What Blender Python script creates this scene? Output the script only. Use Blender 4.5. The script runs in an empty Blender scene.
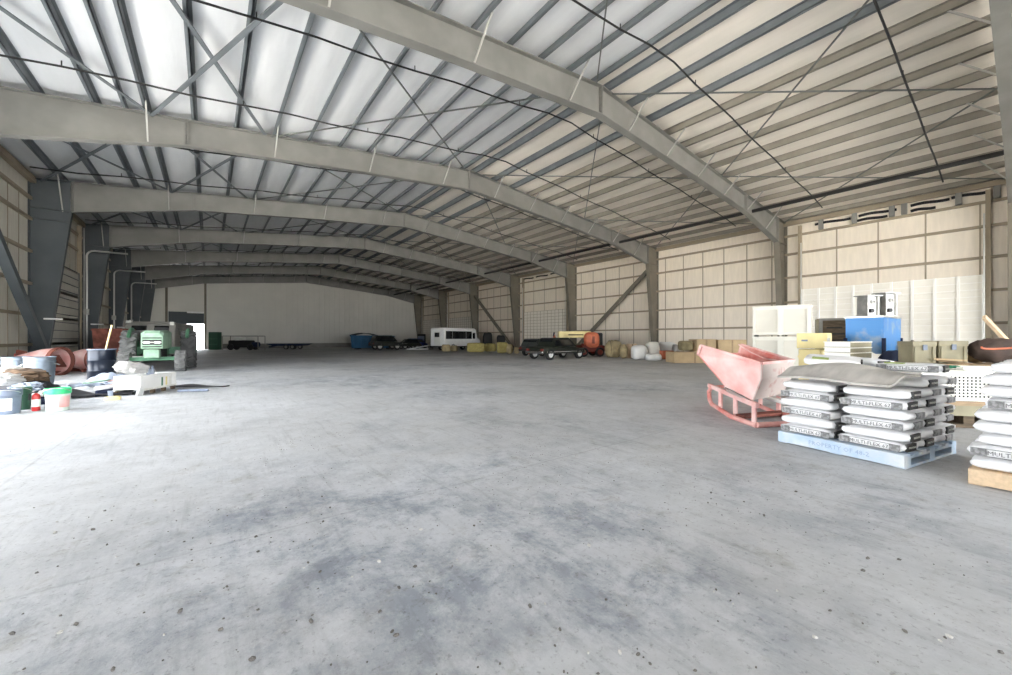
import bpy, math, random
from mathutils import Matrix, Vector, Euler, noise
random.seed(7)
R = math.radians
SC = bpy.context.scene
COL = SC.collection
F = 394.0; TH = math.atan(297 / F); S, C = math.sin(TH), math.cos(TH); V0 = 338.0; HC = 1.2

def cw(r, d):                       # metres right of / ahead of the viewpoint -> building axes
    return (r * C + d * S, -r * S + d * C)
def ud(u, d):
    return cw((u - 506) / F * d, d)
def G(u, v):
    return ud(u, F * HC / (v - V0))
def hz(v, d):
    return HC + (V0 - v) / F * d

# ------------------------------------------------------------------ mesh helpers
class MB:
    def __init__(s): s.v = []; s.f = []; s.T = Matrix.Identity(4)
    def add(s, vs, fs):
        b = len(s.v)
        for p in vs: s.v.append(tuple(s.T @ Vector(p)))
        for q in fs: s.f.append(tuple(i + b for i in q))
        return s
    def box(s, c, d, rz=0, rot=None):
        x, y, z = d[0] / 2, d[1] / 2, d[2] / 2
        m = Matrix.Translation(c) @ (Euler(rot).to_matrix().to_4x4() if rot else Matrix.Rotation(rz, 4, 'Z'))
        p = [m @ Vector(q) for q in ((-x,-y,-z),(x,-y,-z),(x,y,-z),(-x,y,-z),(-x,-y,z),(x,-y,z),(x,y,z),(-x,y,z))]
        return s.add(p, [(0,3,2,1),(4,5,6,7),(0,1,5,4),(1,2,6,5),(2,3,7,6),(3,0,4,7)])
    def bx(s, x0, x1, y0, y1, z0, z1):
        return s.box(((x0+x1)/2, (y0+y1)/2, (z0+z1)/2), (x1-x0, y1-y0, z1-z0))
    def beam(s, a, b, w, h, up=(0,0,1)):
        a, b = Vector(a), Vector(b); t = (b - a).normalized(); up = Vector(up)
        if abs(t.dot(up)) > .99: up = Vector((1,0,0))
        sd = t.cross(up).normalized(); u2 = sd.cross(t)
        p = []
        for e in (a, b):
            for i, j in ((-1,-1),(1,-1),(1,1),(-1,1)): p.append(e + sd*i*w/2 + u2*j*h/2)
        return s.add(p, [(0,1,2,3)[::-1],(4,5,6,7),(0,1,5,4),(1,2,6,5),(2,3,7,6),(3,0,4,7)])
    def tube(s, pts, r, n=8, rad=None, caps=True):
        pts = [Vector(p) for p in pts]; k = len(pts); vs = []; fs = []
        ref = None
        for i, p in enumerate(pts):
            t = (pts[min(i+1,k-1)] - pts[max(i-1,0)]).normalized()
            if ref is None:
                ref = t.orthogonal().normalized()
            ref = (ref - t * ref.dot(t)).normalized(); b = t.cross(ref)
            rr = rad[i] if rad else r
            for j in range(n):
                a = 2*math.pi*j/n; vs.append(p + (ref*math.cos(a) + b*math.sin(a))*rr)
        for i in range(k-1):
            for j in range(n):
                fs.append((i*n+j, i*n+(j+1)%n, (i+1)*n+(j+1)%n, (i+1)*n+j))
        if caps: fs += [tuple(range(n))[::-1], tuple(range((k-1)*n, k*n))]
        return s.add(vs, fs)
    def lathe(s, prof, n=24, m=None, cap=True):
        vs = []; fs = []; m = m or Matrix.Identity(4); k = len(prof)
        for r, z in prof:
            for j in range(n):
                a = 2*math.pi*j/n; vs.append(m @ Vector((r*math.cos(a), r*math.sin(a), z)))
        for i in range(k-1):
            for j in range(n): fs.append((i*n+j, i*n+(j+1)%n, (i+1)*n+(j+1)%n, (i+1)*n+j))
        if cap: fs += [tuple(range(n))[::-1], tuple(range((k-1)*n, k*n))]
        return s.add(vs, fs)
    def prism(s, poly, off):
        off = Vector(off); n = len(poly); p = [Vector(q) for q in poly]
        return s.add(p + [q + off for q in p], [tuple(range(n))[::-1], tuple(range(n, 2*n))] + [(i,(i+1)%n,(i+1)%n+n,i+n) for i in range(n)])
    def loft(s, rings, caps=True):
        n = len(rings[0]); vs = [p for r in rings for p in r]; fs = []
        for i in range(len(rings)-1):
            for j in range(n): fs.append((i*n+j, i*n+(j+1)%n, (i+1)*n+(j+1)%n, (i+1)*n+j))
        if caps: fs += [tuple(range(n))[::-1], tuple(range((len(rings)-1)*n, len(rings)*n))]
        return s.add(vs, fs)
    def blob(s, c, d, amp=.15, fr=2.0, seed=0, nu=16, nv=10, flat=.0, ex=1.0):
        vs = []; fs = []
        sg = lambda q: math.copysign(abs(q)**ex, q)
        for i in range(nv+1):
            ph = -math.pi/2 + math.pi*i/nv
            for j in range(nu):
                a = 2*math.pi*j/nu
                p = Vector((sg(math.cos(ph))*sg(math.cos(a)), sg(math.cos(ph))*sg(math.sin(a)), sg(math.sin(ph))))
                k = 1 + amp*noise.noise(p*fr + Vector((seed*7.3, seed*3.1, seed)))
                z = p.z*k
                if flat and z < -flat: z = -flat
                vs.append((c[0]+p.x*k*d[0]/2, c[1]+p.y*k*d[1]/2, c[2]+z*d[2]/2))
        for i in range(nv):
            for j in range(nu): fs.append((i*nu+j, i*nu+(j+1)%nu, (i+1)*nu+(j+1)%nu, (i+1)*nu+j))
        return s.add(vs, fs)
    def sheet(s, nx, ny, fn, th=.01):
        vs = []
        for i in range(nx+1):
            for j in range(ny+1): vs.append(Vector(fn(i/nx, j/ny)))
        k = len(vs); q = lambda i, j: i*(ny+1)+j
        vs = vs + [v - Vector((0,0,th)) for v in vs]; fs = []
        for i in range(nx):
            for j in range(ny):
                a = (q(i,j), q(i+1,j), q(i+1,j+1), q(i,j+1)); fs.append(a); fs.append(tuple(x+k for x in a[::-1]))
        for i in range(nx):
            fs.append((q(i,0)+k, q(i+1,0)+k, q(i+1,0), q(i,0))); fs.append((q(i,ny), q(i+1,ny), q(i+1,ny)+k, q(i,ny)+k))
        for j in range(ny):
            fs.append((q(0,j), q(0,j+1), q(0,j+1)+k, q(0,j)+k)); fs.append((q(nx,j)+k, q(nx,j+1)+k, q(nx,j+1), q(nx,j)))
        return s.add(vs, fs)

def mesh(name, m, mat, ang=35):
    me = bpy.data.meshes.new(name); me.from_pydata(m.v, [], m.f); me.validate()
    me.materials.append(mat)
    if ang:
        me.shade_smooth(); me.set_sharp_from_angle(angle=R(ang))
    return me
def obj(name, m, mat, parent=None, bevel=0, ang=35, label=None):
    o = bpy.data.objects.new(name, mesh(name, m, mat, ang) if isinstance(m, MB) else m)
    COL.objects.link(o)
    if parent: o.parent = parent
    if bevel:
        b = o.modifiers.new('b', 'BEVEL'); b.width = bevel; b.segments = 2; b.limit_method = 'ANGLE'; b.angle_limit = R(40)
    if label: o['label'] = label
    return o
def tag(o, label, cat, group=None):
    o['label'] = label; o['category'] = cat
    if group: o['group'] = group
    return o
def thing(name, label, cat, loc=(0,0,0), rz=0, group=None):
    o = bpy.data.objects.new(name, None); COL.objects.link(o); o.empty_display_size = .2
    o.location = loc if len(loc) == 3 else (loc[0], loc[1], 0); o.rotation_euler = (0,0,rz)
    return tag(o, label, cat, group)
def struct(name, m, mat, parent=None, **k):
    o = obj(name, m, mat, parent, **k); o['kind'] = 'structure'; return o
def dup(root, loc, rz, label, group=None):
    r = root.copy(); COL.objects.link(r); r.location = loc; r.rotation_euler = (0,0,rz); r['label'] = label
    if group: r['group'] = group
    for ch in list(root.children):
        c = ch.copy(); COL.objects.link(c); c.parent = r
        for g in ch.children:
            d = g.copy(); COL.objects.link(d); d.parent = c
    return r

# ------------------------------------------------------------------ materials
def mat(name, col, rough=.6, metal=0, var=.0, vs=3.0, col2=None, bump=0, bs=20, stretch=(1,1,1), spec=.4, lo=.4, hi=.65, det=4):
    m = bpy.data.materials.new(name); m.use_nodes = True
    nt = m.node_tree; b = nt.nodes['Principled BSDF']; L = nt.links.new
    b.inputs['Roughness'].default_value = rough; b.inputs['Metallic'].default_value = metal
    b.inputs['Specular IOR Level'].default_value = spec
    col = tuple(col) + (1,)
    b.inputs['Base Color'].default_value = col
    if var or col2 or bump:
        tc = nt.nodes.new('ShaderNodeTexCoord'); mp = nt.nodes.new('ShaderNodeMapping'); mp.inputs['Scale'].default_value = stretch
        L(tc.outputs['Object'], mp.inputs['Vector'])
    if var or col2:
        n = nt.nodes.new('ShaderNodeTexNoise'); n.inputs['Scale'].default_value = vs; n.inputs['Detail'].default_value = det
        L(mp.outputs['Vector'], n.inputs['Vector'])
        r = nt.nodes.new('ShaderNodeValToRGB'); r.color_ramp.elements[0].position = lo; r.color_ramp.elements[1].position = hi
        c2 = tuple(col2) + (1,) if col2 else tuple(max(0, x*(1-var)) for x in col[:3]) + (1,)
        r.color_ramp.elements[0].color = c2; r.color_ramp.elements[1].color = col
        L(n.outputs['Fac'], r.inputs['Fac']); L(r.outputs['Color'], b.inputs['Base Color'])
    if bump:
        n2 = nt.nodes.new('ShaderNodeTexNoise'); n2.inputs['Scale'].default_value = bs; n2.inputs['Detail'].default_value = 4
        bp = nt.nodes.new('ShaderNodeBump'); bp.inputs['Strength'].default_value = bump; bp.inputs['Distance'].default_value = .02
        L(mp.outputs['Vector'], n2.inputs['Vector']); L(n2.outputs['Fac'], bp.inputs['Height']); L(bp.outputs['Normal'], b.inputs['Normal'])
    return m

M = {}
M['steel'] = mat('primer_steel', (.235,.23,.212), .55, .0, .18, 1.2)
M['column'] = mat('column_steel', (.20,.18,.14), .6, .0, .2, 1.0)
M['column_dark'] = mat('column_dark_tone', (.085,.098,.105), .6, .0, .2, 1.0)  # left columns and brace get a darker tone than the right
M['purlin_warm'] = mat('warm_lit_purlin_steel', (.31,.285,.24), .6, .1, .15, 2)  # warm bounce light put into the colour of the right-slope purlins
M['purlin'] = mat('purlin_steel', (.20,.22,.235), .5, .2, .15, 2)
M['rod'] = mat('rod_steel', (.16,.17,.16), .5, .3)
M['strut'] = mat('galvanized_strut', (.46,.45,.42), .5, .3)
M['roof_white'] = mat('white_insulation', (.80,.81,.82), .5, 0, .05, 1.5, bump=.35, bs=2.2, stretch=(3,.5,1))
M['roof_cream'] = mat('cream_roof_insulation', (.86,.80,.71), .6, 0, .06, 1.2, bump=.35, bs=2.2, stretch=(3,.5,1))  # right slope tinted warmer than the left
M['wall_cream'] = mat('cream_insulation', (.84,.76,.645), .65, 0, .07, 2.0, bump=.3, bs=3, stretch=(1,4,.6))
M['wall_grey'] = mat('grey_insulation', (.72,.69,.61), .7, 0, .08, 2, bump=.25, bs=3, stretch=(1,4,.6))
M['girt'] = mat('girt_steel', (.36,.30,.215), .6, .1, .1, 2)
M['band'] = mat('band_strip', (.36,.31,.23), .7)
M['black_pipe'] = mat('black_pipe', (.015,.015,.015), .5)
M['end_wall'] = mat('end_wall_panel', (.70,.685,.63), .65, 0, .06, .6)
M['dark_door'] = mat('dark_door_frame', (.05,.06,.065), .6)
M['door_white'] = mat('door_white', (.92,.90,.85), .5)
M['door_panel'] = mat('door_panel', (.88,.845,.76), .5, 0, .05, 2)
M['door_back'] = mat('door_back', (.78,.74,.66), .55)
M['conduit'] = mat('conduit', (.66,.66,.64), .4, .5)
M['black'] = mat('black_rubber', (.018,.018,.018), .75)
M['glass_dark'] = mat('dark_glass', (.01,.012,.014), .08, 0, spec=.6)
M['chrome'] = mat('chrome', (.75,.75,.75), .2, 1)
M['bag'] = mat('bag_plastic', (.88,.88,.89), .35, 0, bump=.5, bs=9)
M['bag_grey'] = mat('bag_print_grey', (.36,.36,.365), .4, 0, .55, 40, det=2)
M['bag_ink'] = mat('bag_print_ink', (.16,.16,.165), .4)
M['bag_black'] = mat('bag_print_black', (.02,.02,.02), .4)
M['bag_green'] = mat('bag_print_green', (.30,.38,.10), .4)
M['blue_paint'] = mat('pallet_blue', (.46,.58,.72), .7, 0, vs=6, col2=(.66,.69,.72), lo=.35, hi=.6)
M['text_blue'] = mat('pallet_lettering', (.30,.40,.58), .7)
M['wood_pale'] = mat('pale_wood', (.72,.54,.36), .7, 0, .15, 4, stretch=(1,8,8))
M['wood'] = mat('wood', (.42,.30,.18), .75, 0, .3, 4, stretch=(1,8,8))
M['wood_dark'] = mat('weathered_wood', (.16,.115,.07), .8, 0, .4, 5, stretch=(1,6,6))
M['card'] = mat('cardboard', (.56,.42,.25), .8, 0, .12, 3)
M['olive'] = mat('olive_crate', (.33,.30,.20), .7, 0, .2, 3)
M['ply'] = mat('worn_sheet', (.56,.53,.49), .6, 0, .3, 2.2, stretch=(1,3,1), bump=.15, bs=8)
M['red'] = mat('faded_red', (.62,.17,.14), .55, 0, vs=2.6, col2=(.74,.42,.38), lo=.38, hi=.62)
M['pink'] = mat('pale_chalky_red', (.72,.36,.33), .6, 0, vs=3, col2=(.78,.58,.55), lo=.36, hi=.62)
M['dust_shaded'] = mat('dusty_shaded_panel', (.54,.465,.43), .65, 0, vs=5, col2=(.42,.20,.17), lo=.3, hi=.45)  # dusty off-white, darkened to imitate shade on the hopper back
M['rust'] = mat('rust_red', (.30,.10,.07), .75, 0, .5, 4)
M['white'] = mat('white_paint', (.85,.85,.83), .45, 0, .06, 3)
M['ivory'] = mat('ivory_crate', (.88,.86,.77), .5, 0, .05, 2)
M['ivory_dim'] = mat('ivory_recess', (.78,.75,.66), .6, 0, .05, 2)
M['yellow'] = mat('pale_yellow', (.82,.70,.34), .55, 0, .1, 3)
M['blue'] = mat('blue_steel', (.05,.22,.52), .4, .1, vs=2.2, col2=(.25,.33,.42), lo=.34, hi=.5)
M['metal'] = mat('bare_metal', (.60,.59,.56), .35, .7, .3, 6)
M['galv'] = mat('galvanized', (.24,.285,.335), .45, .75, .15, 7)
M['drum'] = mat('drum_blue_black', (.012,.018,.032), .3, .2, .2, 3)
M['green'] = mat('tractor_green', (.10,.26,.15), .5, 0, .3, 4)
M['green_pale'] = mat('dusty_green', (.33,.50,.36), .6, 0, .25, 4)
M['green_lid'] = mat('bucket_green', (.04,.55,.20), .35)
M['bucket_white'] = mat('bucket_white', (.82,.87,.83), .4)
M['bucket_pale'] = mat('pale_green_bucket', (.60,.70,.62), .4)
M['bucket_grey'] = mat('bucket_grey', (.20,.24,.32), .4, 0, .3, 5)
M['bucket_dkgreen'] = mat('bucket_dark_green', (.03,.10,.06), .45)
M['grey_cab'] = mat('grey_cab', (.27,.26,.235), .6, 0, .15, 2)
M['tyre'] = mat('dusty_tyre', (.10,.10,.10), .9, 0, .3, 6)
M['tyre_dusty'] = mat('chalky_tyre', (.20,.20,.195), .9, 0, .4, 5)
M['hay'] = mat('hay', (.52,.44,.16), .95, 0, .4, 12, bump=.8, bs=40, stretch=(1,1,3))
M['tarp'] = mat('tan_tarp', (.46,.37,.21), .85, 0, .35, 4, bump=.5, bs=9)
M['tarp_olive'] = mat('olive_tarp', (.30,.25,.14), .85, 0, .3, 4, bump=.5, bs=9)
M['tarp_brown'] = mat('brown_tarp', (.11,.075,.06), .75, 0, .4, 4, bump=.5, bs=9)
M['orange'] = mat('machine_orange', (.72,.20,.10), .5, 0, .25, 4)
M['dkred'] = mat('machine_dark_red', (.18,.03,.02), .6)
M['grey_dark'] = mat('car_dark_grey', (.05,.055,.05), .4, 0, .3, 3)
M['carblack'] = mat('car_black_green', (.018,.022,.016), .3, 0, .3, 3)
M['car_blue'] = mat('car_blue', (.02,.04,.22), .3)
M['dumpster'] = mat('dumpster_blue', (.015,.10,.20), .55, 0, .2, 2)
M['cloth_dark'] = mat('dark_rag', (.05,.05,.055), .9, 0, .4, 6)
M['cloth_brown'] = mat('brown_rag', (.14,.09,.055), .9, 0, .4, 6)
M['cloth_white'] = mat('white_rag', (.60,.59,.57), .8, 0, .2, 6)
M['plastic_sheet'] = mat('bluish_plastic', (.36,.41,.50), .35, 0, .15, 5)
M['navy'] = mat('navy_cloth', (.02,.03,.07), .85, 0, .3, 5)
M['ext_red'] = mat('extinguisher_red', (.45,.03,.03), .3)
M['label'] = mat('paper_label', (.80,.80,.74), .6, 0, .1, 30)
M['grate'] = mat('grate_dark', (.03,.03,.03), .7)
M['green_hose'] = mat('green_hose', (.03,.22,.12), .5)
M['stone_pale'] = mat('pale_stone', (.62,.60,.56), .9, 0, .3, 9)
M['stone'] = mat('stone', (.20,.185,.17), .9, 0, .5, 9)
M['ground'] = mat('outside_ground', (.55,.53,.50), .9, 0, .15, .5)

def floor_material():
    m = bpy.data.materials.new('worn_concrete'); m.use_nodes = True
    nt = m.node_tree; N = nt.nodes.new; L = nt.links.new; b = nt.nodes['Principled BSDF']
    tc = N('ShaderNodeTexCoord')
    def nz(sc, det=5, rough=.55, off=(0,0,0), scl=(1,1,1), dist=0):
        mp = N('ShaderNodeMapping'); mp.inputs['Location'].default_value = off; mp.inputs['Scale'].default_value = scl
        L(tc.outputs['Object'], mp.inputs['Vector'])
        n = N('ShaderNodeTexNoise'); n.inputs['Scale'].default_value = sc; n.inputs['Detail'].default_value = det
        n.inputs['Roughness'].default_value = rough; n.inputs['Distortion'].default_value = dist
        L(mp.outputs['Vector'], n.inputs['Vector']); return n.outputs['Fac']
    def ramp(f, p0, c0, p1, c1):
        r = N('ShaderNodeValToRGB'); e = r.color_ramp.elements
        e[0].position = p0; e[1].position = p1; e[0].color = c0 + (1,); e[1].color = c1 + (1,)
        L(f, r.inputs['Fac']); return r.outputs['Color']
    def mix(kind, fac, a, c):
        x = N('ShaderNodeMix'); x.data_type = 'RGBA'; x.blend_type = kind
        if isinstance(fac, float): x.inputs['Factor'].default_value = fac
        else: L(fac, x.inputs['Factor'])
        for k, q in (('A', a), ('B', c)):
            s = [i for i in x.inputs if i.name == k and i.type == 'RGBA'][0]
            if isinstance(q, tuple): s.default_value = q + (1,)
            else: L(q, s)
        return [o for o in x.outputs if o.type == 'RGBA'][0]
    base = ramp(nz(.35, 4), .35, (.475,.48,.485), .68, (.575,.585,.60))
    c = mix('MULTIPLY', .8, base, ramp(nz(5, 8, .7), .3, (.84,.84,.84), .65, (1.05,1.05,1.05)))
    mask = ramp(nz(.30, 3, .5, (7.7,3.2,0)), .48, (0,0,0), .62, (.75,.75,.75))
    dv = N('ShaderNodeVectorMath'); dv.operation = 'DISTANCE'; L(tc.outputs['Object'], dv.inputs[0]); dv.inputs[1].default_value = (1.0, 2.1, 0)
    ad = N('ShaderNodeMath'); ad.operation = 'MULTIPLY_ADD'; L(nz(.8, 4, .6, (1.7,9.1,0)), ad.inputs[0]); ad.inputs[1].default_value = .9; sc = N('ShaderNodeMath'); sc.operation = 'MULTIPLY'; L(dv.outputs['Value'], sc.inputs[0]); sc.inputs[1].default_value = .16; L(sc.outputs[0], ad.inputs[2])
    mask = mix('LIGHTEN', 1.0, mask, ramp(ad.outputs[0], .55, (1.,1.,1.), .85, (0,0,0)))
    c = mix('MULTIPLY', mask, c, ramp(nz(1.7, 11, .80, (4.3,2.6,0), (1,.8,1), .15), .41, (.50,.535,.59), .55, (.97,.98,1.)))   # damp dark stains
    c = mix('MULTIPLY', .8, c, ramp(nz(.9, 9, .76, (1.3,5.6,0), (1,.8,1), .2), .36, (.80,.80,.80), .48, (1.,1.,1.)))
    c = mix('MULTIPLY', .8, c, ramp(nz(3.2, 9, .78, (9,4,0)), .34, (.74,.71,.66), .45, (1.,1.,1.)))       # brown scuffs
    c = mix('MULTIPLY', .6, c, ramp(nz(2.2, 6, .7, (2,8,0), (6,.5,1)), .36, (.78,.78,.78), .47, (1.,1.,1.)))   # drag marks along the hall
    c = mix('MULTIPLY', .7, c, ramp(nz(30, 4, .7), .33, (.55,.54,.53), .43, (1.,1.,1.)))                  # grit
    # saw-cut joints
    sp = N('ShaderNodeSeparateXYZ'); L(tc.outputs['Object'], sp.inputs[0])
    for out, per, of in (('X', 6.1, 1.35), ('Y', 7.62, 4.0)):
        a = N('ShaderNodeMath'); a.operation = 'ADD'; L(sp.outputs[out], a.inputs[0]); a.inputs[1].default_value = of + 610*2
        mo = N('ShaderNodeMath'); mo.operation = 'PINGPONG'; L(a.outputs[0], mo.inputs[0]); mo.inputs[1].default_value = per/2
        c = mix('MULTIPLY', .3, c, ramp(mo.outputs[0], .006, (.55,.55,.55), .016, (1.,1.,1.)))
    L(c, b.inputs['Base Color'])
    L(ramp(nz(1.4, 5, .6, (5,2,0)), .35, (.5,.5,.5), .65, (.78,.78,.78)), b.inputs['Roughness'])
    bp = N('ShaderNodeBump'); bp.inputs['Strength'].default_value = .35; bp.inputs['Distance'].default_value = .012
    L(nz(14, 8, .75), bp.inputs['Height']); L(bp.outputs['Normal'], b.inputs['Normal'])
    b.inputs['Specular IOR Level'].default_value = .35
    return m
M['floor'] = floor_material()

# ------------------------------------------------------------------ building
XL, XR, XM = -5.55, 24.9, 9.6
FR = [0.34 + 7.62*k for k in range(-2, 8)]        # frame lines along the hall
YB, YE = FR[0] - .3, 54.25
LI, LO = 4.5, 17.0
EAVE, RIDGE = 7.34, 8.93
def roof_z(x): return RIDGE - (RIDGE - EAVE) * abs(x - XM) / (XR - XM)

struct('floor', MB().bx(XL-.3, XR+.3, YB, YE+.3, -.2, 0), M['floor'])
struct('ground', MB().bx(-150, 170, -160, 220, -.45, -.21), M['ground'])

PL = [9.32 - 1.075*k for k in range(14)] + [-1.88]
PR = [9.9 + 1.12*k for k in range(14)]
def slope(name, xs, m):
    mb = MB(); xs = sorted(xs); top = []
    for a, b in zip(xs[:-1], xs[1:]):
        for k in range(6):
            t = k/6; top.append((a + (b-a)*t, .045*4*t*(1-t)*min(1, (b-a)/1.0)))
    top.append((xs[-1], 0))
    n = len(top); vs = []
    for y in (YB, YE):
        for x, sg in top: vs.append((x, y, roof_z(x) + .205 - sg))
        for x, sg in top: vs.append((x, y, roof_z(x) + .33))
    fs = []
    o = 2*n
    for i in range(n-1):
        fs.append((i, i+1, o+i+1, o+i)); fs.append((n+i+1, n+i, o+n+i, o+n+i+1))
        fs.append((i+1, i, n+i, n+i+1)); fs.append((o+i, o+i+1, o+n+i+1, o+n+i))
    fs += [(0, o, o+n, n), (n-1, n+n-1, o+n+n-1, o+n-1)]
    mb.add(vs, fs); return struct(name, mb, m)
slope('ceiling_left', [XL-.15] + PL[:14] + [XM], M['roof_white'])
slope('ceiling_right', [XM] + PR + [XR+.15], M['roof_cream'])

def zed(x, flip):
    z0 = roof_z(x); m = MB()
    m.bx(x-.012, x+.012, YB+.02, YE-.02, z0+.0, z0+.2)
    a, b = (x-.012, x+.075) if flip else (x-.075, x+.012)
    m.bx(a, b, YB+.02, YE-.02, z0+.0, z0+.018)
    a, b = (x-.075, x+.012) if flip else (x-.012, x+.075)
    m.bx(a, b, YB+.02, YE-.02, z0+.185, z0+.2)
    return m
for x in PL: struct('purlin_beam', zed(x, False), M['purlin'])
for x in PR: struct('purlin_beam', zed(x, True), M['purlin'] if x < 12.5 else M['purlin_warm'])

def ibeam_poly(m, poly, y, tw=.02):                 # web plate in the X-Z plane
    m.prism([(x, y - tw/2, z) for x, z in poly], (0, tw, 0))
def flange(m, pts, y, w, t=.03, off=0):
    for (x0, z0), (x1, z1) in zip(pts[:-1], pts[1:]):
        m.beam((x0, y, z0), (x1, y, z1), w, t)
DK, DS, DR = 1.22, .78, .88                          # rafter depth at knee, splice, ridge
def rz_b(x):
    d = min(x - (XL), XR - x)
    if d < 5.0: dep = DK + (DS-DK)*(d-1.1)/3.9
    else: dep = DS + (DR-DS)*max(0, (d-9.5)/5.7)
    return roof_z(x) - dep
for fi, y in enumerate(FR):
    for side, x0, sg in ((0, XL+.02, 1), (1, XR-.02, -1)):
        m = MB(); kx = x0 + sg*1.12; bx_ = x0 + sg*.42
        ibeam_poly(m, [(x0, 0), (bx_, 0), (kx, rz_b(kx)), (kx, roof_z(kx)-.01), (x0, roof_z(x0)-.01)], y)
        flange(m, [(x0, 0), (x0, roof_z(x0)-.02)], y, .27)
        m.beam((bx_, y, .0), (kx, y, rz_b(kx)), .27, .03, up=(sg, 0, 0))
        m.beam((x0, y, roof_z(x0)-.01), (kx, y, roof_z(kx)-.01), .27, .03)
        m.beam((x0, y, rz_b(kx)), (kx, y, rz_b(kx)), .24, .025)
        m.beam((x0, y, rz_b(kx)-.42), (x0+sg*1.06, y, rz_b(kx)-.42), .16, .018)
        m.box((x0 + sg*.21, y, .015), (.55, .4, .03))
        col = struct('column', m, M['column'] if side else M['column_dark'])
        if side == 1:
            g = MB()
            for z in (5.68, 4.44):
                for q in (-1, 1):
                    g.prism([(x0-.06, y+q*.12, z-.09), (x0-.06, y+q*1.0, z-.015), (x0-.06, y+q*1.0, z+.03), (x0-.06, y+q*.12, z+.03)], (-.13, 0, 0))
            obj('girt_bracket', g, M['girt'], col)
        if side == 0 and fi >= 4:
            obj('white_marker', MB().box((x0+.65, y-.17, 1.95), (.5, .04, .06)), M['white'], col)
    m = MB()
    xs = [XL+1.14, XL+5, XL+9.5, XM, XR-9.5, XR-5, XR-1.14]
    poly = [(x, roof_z(x)-.01) for x in xs] + [(x, rz_b(x)) for x in xs[::-1]]
    for a, b in zip(xs[:-1], xs[1:]):
        ibeam_poly(m, [(a, rz_b(a)), (b, rz_b(b)), (b, roof_z(b)-.01), (a, roof_z(a)-.01)], y)
    flange(m, [(x, roof_z(x)-.015) for x in xs], y, .26)
    flange(m, [(x, rz_b(x)) for x in xs], y, .26)
    raf = struct('rafter_beam', m, M['steel'])
    for x in (XL+1.16, XL+5, XM, XR-5, XR-1.16):
        sp = MB()
        for dx in (-.02, .02): sp.box((x+dx, y, (roof_z(x)+rz_b(x))/2), (.02, .24, roof_z(x)-rz_b(x)-.02))
        for k in range(4):
            for q in (-.08, .08): sp.box((x, y+q, rz_b(x) + .12 + k*(roof_z(x)-rz_b(x)-.24)/3), (.09, .03, .03))
        obj('splice_plate', sp, M['steel'], raf)
    for k, x in enumerate(PL[1:14:3] + PR[1:13:2]):
        fb = MB()
        for q in (-1, 1):
            fb.beam((x, y+q*.02, rz_b(x)+.03), (x+.02, y+q*.78, roof_z(x)+.04), .038, .038)
        obj('fly_brace', fb, M['strut'], raf)

# roof bracing: flat angles near the left eave, thin rods elsewhere
for y0, y1 in zip(FR[1:-1], FR[2:]):
    for xa, xb, w in ((-5.2, -1.35, .09), (-1.35, 1.5, .10), (1.7, 9.3, .035), (10.0, 17.3, .035), (17.3, 24.4, .035)):
        for p, q, dz in ((xa, xb, -.05), (xb, xa, -.10)):
            struct('brace_beam', MB().beam((p, y0+.15, roof_z(p)+dz), (q, y1-.15, roof_z(q)+dz), w, .03 if w > .05 else .035), M['purlin'] if w > .05 else M['rod'])
# wall bracing
for (x, ya, za, yb, zb) in ((XR-.55, FR[4], 6.0, FR[5], .1), (XR-.55, FR[6], .1, FR[7], 6.0), (XL+.6, FR[4], 6.0, FR[5], .1)):
    s = .2 if yb > ya else -.2
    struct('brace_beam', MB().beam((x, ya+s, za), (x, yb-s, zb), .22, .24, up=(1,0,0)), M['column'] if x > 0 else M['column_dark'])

# side walls
def wall_long(name, x, sg, m, zs, spans, ys_band):
    w = MB()
    for y0, y1, z0, z1 in spans: w.bx(min(x, x+sg*.12), max(x, x+sg*.12), y0, y1, z0, z1)
    wo = struct(name, w, m)
    for z in zs:
        for y0, y1 in sorted({(a, b) for a, b, _z0, z1 in spans if z1 > 7 and _z0 < z}):
            obj('girt', MB().bx(x-sg*.10, x, y0, y1, z-.055, z+.055), M['girt'], wo)
    for y in ys_band:
        if any(a < y < b and z0 < .1 and z1 > 7 for a, b, z0, z1 in spans):
            obj('wall_band', MB().bx(min(x-sg*.012, x), max(x-sg*.012, x), y-.028, y+.028, .0, 6.65), M['band'], wo)
    return wo
DOORS_R = [FR[2], FR[5], FR[7], FR[8]]
bands = []
for y in FR[:-1]:
    if y in DOORS_R: bands += [y + .84 + k*1.52 for k in range(5)]
    else: bands += [y + .6 + k*1.275 for k in range(6)]
wr = wall_long('wall_right', XR, 1, M['wall_cream'], (1.8, 3.11, 4.43, 5.68, 6.65), [(YB, YE, 0, 7.75)], [b for b in bands])
wl = wall_long('wall_left', XL, -1, M['wall_grey'], (.95, 2.1, 3.3, 4.55, 5.8, 6.6),
               [(LO, YE, 0, 7.75), (YB, LI, 0, 7.75), (LI, LO, 4.4, 7.75)],
               [y + .6 + k*1.0 for y in FR[3:-1] for k in range(7)])
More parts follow.
